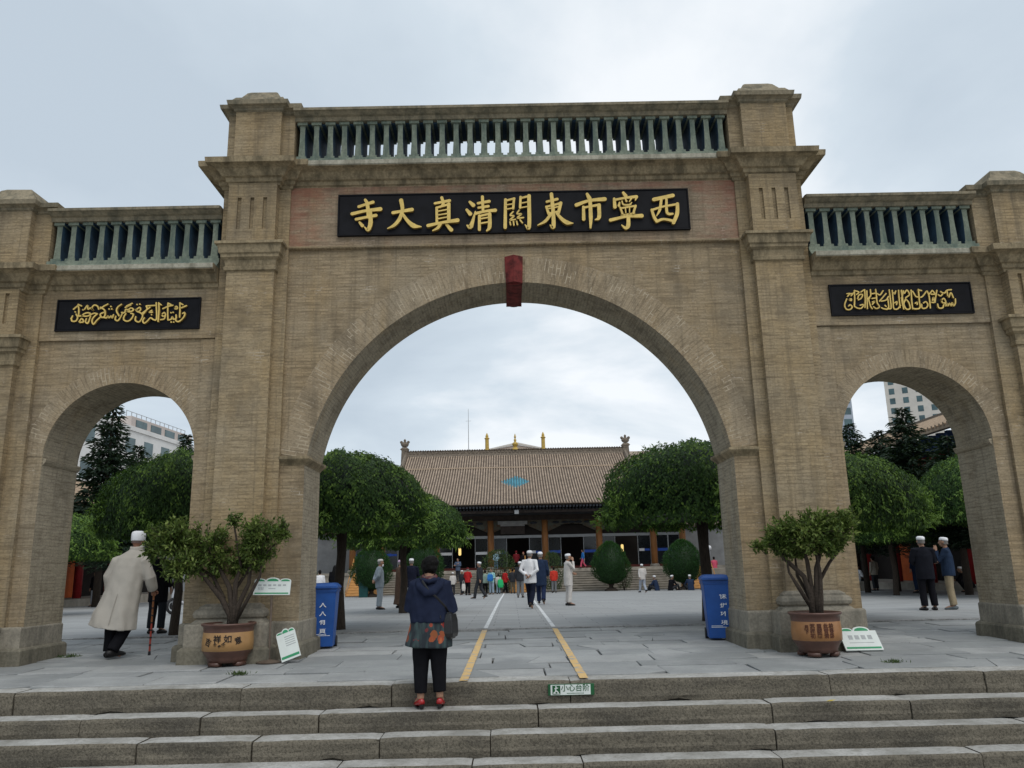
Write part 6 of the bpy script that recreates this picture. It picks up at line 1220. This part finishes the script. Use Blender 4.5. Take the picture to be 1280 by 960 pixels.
# seen through the left arch
person('man in black coat standing behind the elder, beside the elm trunk', GP(-7.62, 5.06), -.1, 1.78, 'stand', BLK, cloth('charcoal', (.02, .022, .026)), hat='hair', hem=.62, vox=.014)
person('woman in dark clothes near the scooter, an orange bag at her side', GP(-8.35, 9.2), .2, 1.62, 'walk', BLK, BLK, hat='hair')
bag((-8.05, 9.0, gz(9) + .52), 'hand_bag', M('bag_orange', (.50, .24, .03), .6, .2, 6), 'orange yellow hand bag carried beside the elm trunk behind the potted tree', (.13, .07, .34), .2)
person('person in dark top and grey trousers before the red columns left of the elder', GP(-20.6, 28.2), 2.9, 1.66, 'stand', BLK, cloth('pale_trousers', (.28, .29, .32)), hat='hair')
bag((-.82, 38.85, gz(39) + .38), 'shopping_bag', GRN, 'green shopping bag in the hand of the small child in white', (.17, .12, .5), .15)
bag((-1.42, 37.72, gz(38) + .78), 'backpack', BRBLUE, 'bright blue backpack of the person in pale teal', (.17, .1, .42), .08)
bag((-2.98, 36.6, gz(36.6) + .25), 'carrier_bag', WARMW, 'white carrier bag held by the person in the red jacket', (.11, .06, .42), .2)
# ---------------------------------------------------------------- the elder with the cane and the woman on the step
def ringloft(b, lev, n=56, seed=0, kf=9):
    """stack of elliptical cloth rings (z, cx, cy, rx, ry, fold amplitude, hem tilt x)"""
    rings = []
    for z, cx, cy, rx, ry, fa, *tl in lev:
        r = []
        for k in range(n):
            a = 2 * PI * k / n; f = 1 + fa * (math.sin(kf * a + seed + z * 2) * .6 + math.sin(4.3 * a + 2.1 * seed + z) * .5 + .5 * noise.noise(Vector((math.cos(a) * 2.2, math.sin(a) * 2.2, z * 2 + seed))))
            r.append((cx + rx * f * math.cos(a), cy + ry * f * math.sin(a), z + (tl[0] * math.cos(a) if tl else 0) + (tl[1] * math.sin(a) if len(tl) > 1 else 0)))
        rings.append(r)
    b.rloft(rings)
CREAMC = M('coat_cream', (.40, .37, .325), .9, .07, 5, .3, 260, .002)
def elder():
    root = empty('person', (-6.30, .62, gz(.62)), -.06, 'elderly man in long cream coat and white cap walking away with a cane', 'person'); V = Vector
    b = MB(); b.tube([V((.02, 0, .85)), V((.04, 0, 1.05)), V((.08, .03, 1.35)), V((.12, .04, 1.52)), V((.145, .05, 1.62)), V((.155, .06, 1.70))], [(.14, .1), (.14, .1), (.17, .11), (.15, .09), (.06, .06), (.052, .055)], 14, up=(1, 0, 0))
    hm = head_mb(b, V((.158, .075, 1.755)), -.25, .12, 1.06)
    eR, wR, eL, wL = V((.405, .06, 1.17)), V((.395, .20, .98)), V((-.235, .0, 1.22)), V((-.25, .07, .98))
    b.tube([V((.22, .03, 1.5)), V((.31, .02, 1.46)), eR, wR], [.05, .055, .04, .028], 9); b.tube([V((.02, .03, 1.5)), V((-.13, .0, 1.46)), eL, wL], [.05, .055, .04, .028], 9)
    d = (wR - eR).normalized()                                        # right fist closed round the cane handle
    b.tube([wR, wR + d * .05, wR + d * .085], [(.026, .02), (.042, .026), (.04, .026)], 8, up=(1, 0, 0))
    for i in range(4):
        o = V((-.032 + .021 * i, .075, -.005)); p = wR + o; b.tube([p, p + V((0, .035, -.006)), p + V((0, .042, -.035)), p + V((0, .018, -.046))], [.0105, .0105, .0095, .008], 6)
    b.tube([wR + V((-.03, .03, 0)), wR + V((-.05, .065, -.005)), wR + V((-.035, .095, -.02))], [.012, .011, .009], 6)
    hand(b, wL, eL, -1)
    LK = [(V((-.06, 0, .9)), V((-.13, .03, .50)), V((-.135, -.0, .10)), V((-.15, .17, .035))), (V((.10, 0, .9)), V((.135, .02, .50)), V((.03, -.22, .13)), V((.10, -.08, .03)))]
    for h_, k_, a_, f_ in LK: b.tube([h_, k_, a_], [.085, .058, .042], 10); b.tube([a_, (a_ + f_) / 2, f_], [.035, .034, .025], 8)
    blend('body', b, M('skin_elder', (.33, .16, .105), .6, .15, 20), root, .0095, 2)
    b = MB()
    for h_, k_, a_, f_ in LK: b.tube([h_, k_, a_ * .97 + k_ * .03 - V((0, 0, .03))], [.12, .098, .088], 14)
    blend('trousers', b, BLK, root, .013, 2, .012, 9, 3)
    b = MB()
    lev = [(.455, -.085, -.03, .375, .25, .06, -.055, .02), (.50, -.08, -.03, .365, .245, .075, -.05, .02), (.62, -.065, -.02, .345, .23, .07, -.03), (.80, -.03, -.01, .315, .205, .05), (1.0, .02, 0, .285, .185, .02), (1.2, .055, .01, .272, .175, .01), (1.38, .085, .02, .272, .165, .005), (1.50, .105, .03, .255, .145, .004), (1.575, .125, .04, .175, .115, 0), (1.62, .14, .048, .105, .09, 0), (1.665, .148, .055, .082, .078, 0)]
    ringloft(b, lev, 64, 1.3, 7)
    b.tube([V((.20, .03, 1.48)), V((.315, .02, 1.44)), eR + V((0, -.01, .02)), wR * .85 + eR * .15], [.095, .098, .085, .072], 14)
    b.tube([V((.02, .03, 1.48)), V((-.12, .0, 1.44)), eL, wL * .92 + eL * .08], [.095, .098, .082, .068], 14)
    coat = blend('coat', b, CREAMC, root, .0105, 2, .017, 5, 9, .55)
    b = MB(); b.tube([V((.075, -.09, 1.655)), V((.15, -.035, 1.675)), V((.225, -.08, 1.65))], .0001, 4)
    b = MB(); rings = []
    for z, e in ((1.625, .012), (1.665, .012), (1.685, .006), (1.66, -.004)): rings.append([(.148 + (.088 + e) * math.cos(2 * PI * k / 28), .055 + (.084 + e) * math.sin(2 * PI * k / 28), z + .012 * math.sin(2 * PI * k / 28)) for k in range(28)])
    b.rloft(rings, cap=False); b.build('collar', CREAMC, coat, smooth=True)
    b = MB(); b.tube([V((-.03, -.262, .50)), V((.0, -.235, .72)), V((.035, -.197, .95))], .004, 5); b.build('back_seam', M('seam', (.33, .30, .26), .9), coat)
    for (h_, k_, a_, f_), lift in zip(LK, (0, .03)):
        b = MB(); d = (f_ - a_); d.z = 0; d.normalize(); bs = V((a_.x, a_.y, .0 + lift))
        b.tube([bs - d * .085 + V((0, 0, .045)), bs + V((0, 0, .055)), bs + d * .10 + V((0, 0, .045)), bs + d * .19 + V((0, 0, .032)), bs + d * .235 + V((0, 0, .024))], [(.04, .042), (.046, .055), (.05, .044), (.05, .032), (.024, .018)], 12); b.build('shoe', SHOEB, root, smooth=True)
    b = MB(); b.lathe([(.098, .012), (.103, .02), (.104, .105), (.1, .135), (.088, .155), (.06, .168), (.01, .172)], 28); b.v = [(x * .98, y * 1.12 - .008, z) for x, y, z in b.v]; b.xf(hm @ Matrix.Rotation(.10, 4, 'X')); b.build('cap', WHITEC, root, smooth=True)
    b = MB(); b.rloft([[(.084 * math.cos(a), -.01 + .104 * math.sin(a), z) for a in [PI * .99 + PI * 1.02 * k / 14 for k in range(15)]] for z in (-.035, 0, .03)], cap=False, closed=False); b.xf(hm); b.build('hair', M('hair_short_grey', (.12, .08, .07), .8, .3, 50), root, smooth=True)
    b = MB(); b.ball((0, .075, -.105), (.06, .05, .065), 12); b.ball((.045, .04, -.075), (.04, .05, .045), 10); b.xf(hm); b.build('beard', WHITEC, root, smooth=True)
    c = empty('walking_cane', (-5.885, .82, gz(.8)), 0, 'reddish bamboo walking cane held in the elder\'s right hand', 'cane')
    b = MB(); pts, rd = [], []
    for i in range(9):
        z = .04 + .90 * i / 8
        for dz, r in ((-.012, .0155), (0, .0195), (.012, .0155)): pts.append((0, 0, z + dz)); rd.append(r)
    b.tube(pts, rd, 10); s_ = b.build('shaft', [M('cane_red', (.30, .045, .03), .45, .2, 10), M('cane_brown', (.20, .075, .025), .45, .3, 10), M('cane_ring', (.02, .012, .01), .5)], c, smooth=True)
    for p in s_.data.polygons:
        f = (p.center.z - .04) / .9 * 8; p.material_index = 2 if abs(f - round(f)) < .09 else (0 if p.center.z < .5 else 1)
    b = MB(); b.tube([(0, -.055, .965), (0, -.02, .985), (0, .03, .985), (0, .075, .965)], [.017, .02, .019, .014], 10); b.tube([(0, 0, .93), (0, 0, .985)], .018, 10); b.build('handle', bpy.data.materials['cane_brown'], c, smooth=True)
    b = MB(); b.lathe([(.022, 0), (.02, .05), (.017, .06)], 12); b.build('tip', BIND, c)
elder()

def M_flower():
    m, t, b, N_, K = mat_base('flower_print'); b.inputs['Roughness'].default_value = .85
    c = N_('ShaderNodeTexCoord').outputs['Object']; mpp = N_('ShaderNodeMapping'); mpp.inputs['Scale'].default_value = (1, 1, .72); K(c, mpp.inputs[0])
    wv = nodes_noise(t, 14, 3, vec=mpp.outputs[0]); va = N_('ShaderNodeVectorMath'); va.operation = 'MULTIPLY_ADD'; K(wv, va.inputs[0]); va.inputs[1].default_value = (.05, .05, .05); K(mpp.outputs[0], va.inputs[2])
    v = N_('ShaderNodeTexVoronoi'); v.inputs['Scale'].default_value = 10.5; K(va.outputs[0], v.inputs['Vector'])
    sp = N_('ShaderNodeSeparateColor'); K(v.outputs['Color'], sp.inputs[0])
    fl = ramp(t, sp.outputs[0], [(.0, (.40, .02, .02)), (.36, (.52, .06, .025)), (.5, (.50, .03, .07)), (.68, (.62, .20, .05)), (.84, (.40, .22, .04)), (.9, (.03, .045, .05)), (1, (.03, .045, .05))])
    fl = mixc(t, ramp(t, v.outputs['Distance'], [(.0, .0), (.36, .75)]), fl, (.16, .012, .012))
    base = mixc(t, ramp(t, nodes_noise(t, 20, 4, sc=(1, 1, .16)), [(.45, 0), (.65, 1)]), (.012, .018, .024), (.035, .062, .062))
    s = N_('ShaderNodeSeparateXYZ'); K(c, s.inputs[0]); mz = ramp(t, s.outputs[2], [(.68, .12), (.745, .50), (.90, .54), (.955, .2), (1.0, .32)])
    lt = N_('ShaderNodeMath'); lt.operation = 'LESS_THAN'; K(v.outputs['Distance'], lt.inputs[0]); K(mz, lt.inputs[1])
    K(mixc(t, lt.outputs[0], base, fl), b.inputs['Base Color']); bump(t, b, nodes_noise(t, 200, 2), .2, .002); return m
def woman():
    V = Vector; root = empty('person', (-1.115, -2.85, -.305), 0, 'woman in navy hooded jacket, flower print tunic, black trousers and red shoes on the steps', 'person')
    b = MB(); b.tube([V((0, 0, .75)), V((0, 0, .88)), V((0, .0, 1.05)), V((0, .01, 1.22)), V((0, .01, 1.36)), V((-.005, .02, 1.42)), V((-.01, .035, 1.48))], [(.15, .11), (.165, .12), (.14, .105), (.165, .115), (.14, .085), (.058, .056), (.052, .054)], 14, up=(1, 0, 0))
    hm = head_mb(b, V((-.012, .05, 1.535)), .55, .25, .98)
    sh, el, wr = [V((-.165, .01, 1.34)), V((.165, .01, 1.34))], [V((-.235, .03, 1.08)), V((.235, .02, 1.06))], [V((-.10, .26, 1.12)), V((.06, .27, 1.14))]
    for i, s in enumerate((-1, 1)): b.tube([V((s * .09, .01, 1.37)), sh[i], el[i], wr[i]], [.05, .055, .042, .028], 9); hand(b, wr[i], el[i], s)
    LG = [(V((-.085, 0, .80)), V((-.10, .015, .45)), V((-.10, -.01, .10)), V((-.17, .16, .04))), (V((.085, 0, .80)), V((.10, .015, .45)), V((.115, .0, .11)), V((.125, .19, .05)))]
    for h_, k_, a_, f_ in LG: b.tube([h_, k_, a_], [.085, .058, .040], 10); b.tube([a_, (a_ + f_) / 2, f_], [.034, .034, .025], 8)
    blend('body', b, SKIN, root, .0095, 2)
    b = MB()
    for h_, k_, a_, f_ in LG: b.tube([h_ + V((0, 0, .05)), k_ + V((0, 0, .12)), k_, a_ + V((0, -.0, .06))], [.118, .098, .088, .072], 14)
    blend('trousers', b, BLK, root, .012, 2, .007, 9, 3)
    b = MB(); ringloft(b, [(.665, -.02, .0, .268, .20, .05, -.012, .01), (.72, -.015, .0, .262, .196, .055), (.82, .0, 0, .245, .185, .04), (.95, .005, 0, .222, .17, .02), (1.05, .005, 0, .205, .155, .005)], 64, .7, 9)
    blend('tunic', b, M_flower(), root, .0105, 2, .004, 7, 2)
    b = MB(); ringloft(b, [(.925, .008, .0, .232, .18, .018, .0, .0), (.955, .008, 0, .236, .183, .02), (1.02, .008, 0, .238, .182, .02), (1.12, .005, .0, .232, .172, .012), (1.24, .0, .0, .222, .158, .008), (1.32, 0, .0, .205, .138, .004), (1.375, 0, .01, .165, .11, 0), (1.41, -.003, .015, .10, .085, 0), (1.435, -.005, .02, .078, .075, 0)], 64, 2.2, 8)
    for i, s in enumerate((-1, 1)): b.tube([V((s * .09, .01, 1.345)), sh[i], el[i] + V((0, -.005, .01)), wr[i] * .88 + el[i] * .12], [.088, .090, .078, .060], 14)
    J_ = blend('jacket', b, NAVY, root, .0105, 2, .015, 8, 4, .7)
    b = MB(); b.tube([V((-.135, -.045, 1.385)), V((-.10, -.115, 1.33)), V((-.02, -.155, 1.265)), V((.05, -.15, 1.27)), V((.12, -.11, 1.335)), V((.14, -.04, 1.39))], [(.035, .03), (.05, .04), (.065, .05), (.065, .05), (.05, .04), (.035, .03)], 12)
    b.tube([V((-.08, -.09, 1.40)), V((0, -.115, 1.375)), V((.08, -.09, 1.40))], [(.045, .03)] * 3, 10); blend('hood', b, NAVY, J_, .010, 3, .006, 9, 7)
    SC_ = M('scarf', (.30, .025, .03), .9, .6, 22, .3, 200, .002, col2=(.10, .09, .085))
    b = MB(); b.rloft([[(-.006 + .068 * math.cos(2 * PI * k / 20) + .030 * math.cos(2 * PI * j / 8) * math.cos(2 * PI * k / 20), .022 + .066 * math.sin(2 * PI * k / 20) + .030 * math.cos(2 * PI * j / 8) * math.sin(2 * PI * k / 20), 1.425 + .036 * math.sin(2 * PI * j / 8) + .018 * math.sin(2 * PI * k / 20)) for j in range(8)] for k in range(21)], cap=False)
    b.tube([V((.0, -.05, 1.43)), V((.02, -.095, 1.40)), V((.035, -.11, 1.37))], [(.03, .02), (.035, .02), (.02, .012)], 8); blend('scarf', b, SC_, root, .009, 2, .006, 14, 1)
    b = MB(); b.ball((0, -.012, .02), (.098, .112, .112), 18); b.ball((.0, -.065, .045), (.092, .078, .085), 16); b.ball((0, -.075, -.01), (.07, .05, .06), 12); b.ball((.0, .04, .075), (.075, .05, .045), 10); b.xf(hm); blend('hair', b, HAIR, root, .009, 2, .008, 26, 3, 1)
    REDS = M('shoe_red', (.34, .012, .014), .25, .2, 12, spec=.6)
    for (h_, k_, a_, f_), z0 in zip(LG, (.0, .0)):
        d = f_ - a_; d.z = 0; d.normalize(); bs = V((a_.x, a_.y, z0)); b = MB()
        b.tube([bs - d * .06 + V((0, 0, .068)), bs - d * .02 + V((0, 0, .075)), bs + d * .07 + V((0, 0, .052)), bs + d * .14 + V((0, 0, .036)), bs + d * .185 + V((0, 0, .028))], [(.03, .034), (.036, .042), (.040, .032), (.041, .026), (.018, .014)], 14)
        s_ = b.build('shoe', REDS, root, smooth=True); b = MB(); b.tube([bs - d * .045, bs - d * .045 + V((0, 0, .05))], [(.021, .021), (.027, .027)], 10); b.tube([bs + d * .06 + V((0, 0, .006)), bs + d * .17 + V((0, 0, .006))], [(.034, .006), (.026, .006)], 8); b.build('heel', SHOEB, s_)
        b = MB(); q = bs + d * .085 + V((0, 0, .088)); b.ball(q - V((.016, 0, 0)), (.018, .012, .012), 8); b.ball(q + V((.016, 0, 0)), (.018, .012, .012), 8); b.ball(q, (.009, .01, .01), 8); b.build('bow', REDS, s_, smooth=True)
    LTH = M('bag_black', (.011, .011, .012), .4, .3, 12, .3, 90, .002, spec=.5)
    g = empty('shoulder_bag', (-.875, -2.88, .44), -.25, 'black shoulder bag hanging at the right hip of the woman on the steps', 'bag')
    b = MB(); b.rect([(-.05, .05, -.10, .10, 0), (-.062, .062, -.12, .12, .06), (-.055, .055, -.115, .115, .2), (-.035, .035, -.10, .10, .29)]); bevel(b.build('body', LTH, g), .02, 3)
    b = MB(); b.rect([(-.066, -.055, -.10, .10, .09), (-.064, -.05, -.105, .105, .26)]); b.build('flap', LTH, g)
    b = MB(); tfm = Matrix.Translation((-1.115 + .875, -2.85 + 2.88, -.305 - .44)); b.tube([tfm @ V(p) for p in ((.225, -.05, 1.02), (.19, -.15, 1.10), (.10, -.185, 1.20), (.0, -.19, 1.29), (-.07, -.15, 1.385), (-.105, -.05, 1.44), (-.10, .05, 1.42))], [(.014, .004)] * 7, 6); b.tube([tfm @ V(p) for p in ((.225, -.05, 1.02), (.24, .0, .98), (.245, .04, .99))], .008, 6); b.xf(Matrix.Rotation(.25, 4, 'Z')); b.build('strap', LTH, g)
    b = MB(); b.tube([(-.06, -.1, .24), (-.075, -.14, .27), (-.06, -.17, .23)], .006, 5); b.build('tassel', LTH, g)
    ph = MB(); ph.box(-.036, .036, -.004, .004, -.075, .075); o = bevel(ph.build('mobile_phone', BIND, loc=(-1.135, -2.50, .86)), .004); o.rotation_euler = (-.5, 0, 0); tag(o, 'dark mobile phone held in front of the woman on the steps', 'phone')
woman()
# ---------------------------------------------------------------- walls that close the courtyard behind the hall's flanks
WALLG = M('court_wall', (.21, .215, .22), .9, .2, 1.2)
for s, lb in ((-1, 'grey courtyard wall with tiled coping left of the prayer hall'), (1, 'grey courtyard wall with tiled coping right of the prayer hall')):
    x0, x1 = mir(12.0, 60, s); r = empty('courtyard_wall', ((x0 + x1) / 2, 52, gz(52)), 0, lb, 'wall'); hx = (x1 - x0) / 2
    b = MB(); b.box(-hx, hx, -.25, .25, -.5, 4.6); b.build('wall_body', WALLG, r); b = MB(); b.rect([(-hx, hx, -.5, .5, 4.6), (-hx, hx, -.5, .5, 4.75), (-hx, hx, -.05, .05, 5.2)]); b.build('coping', TILE_P, r)
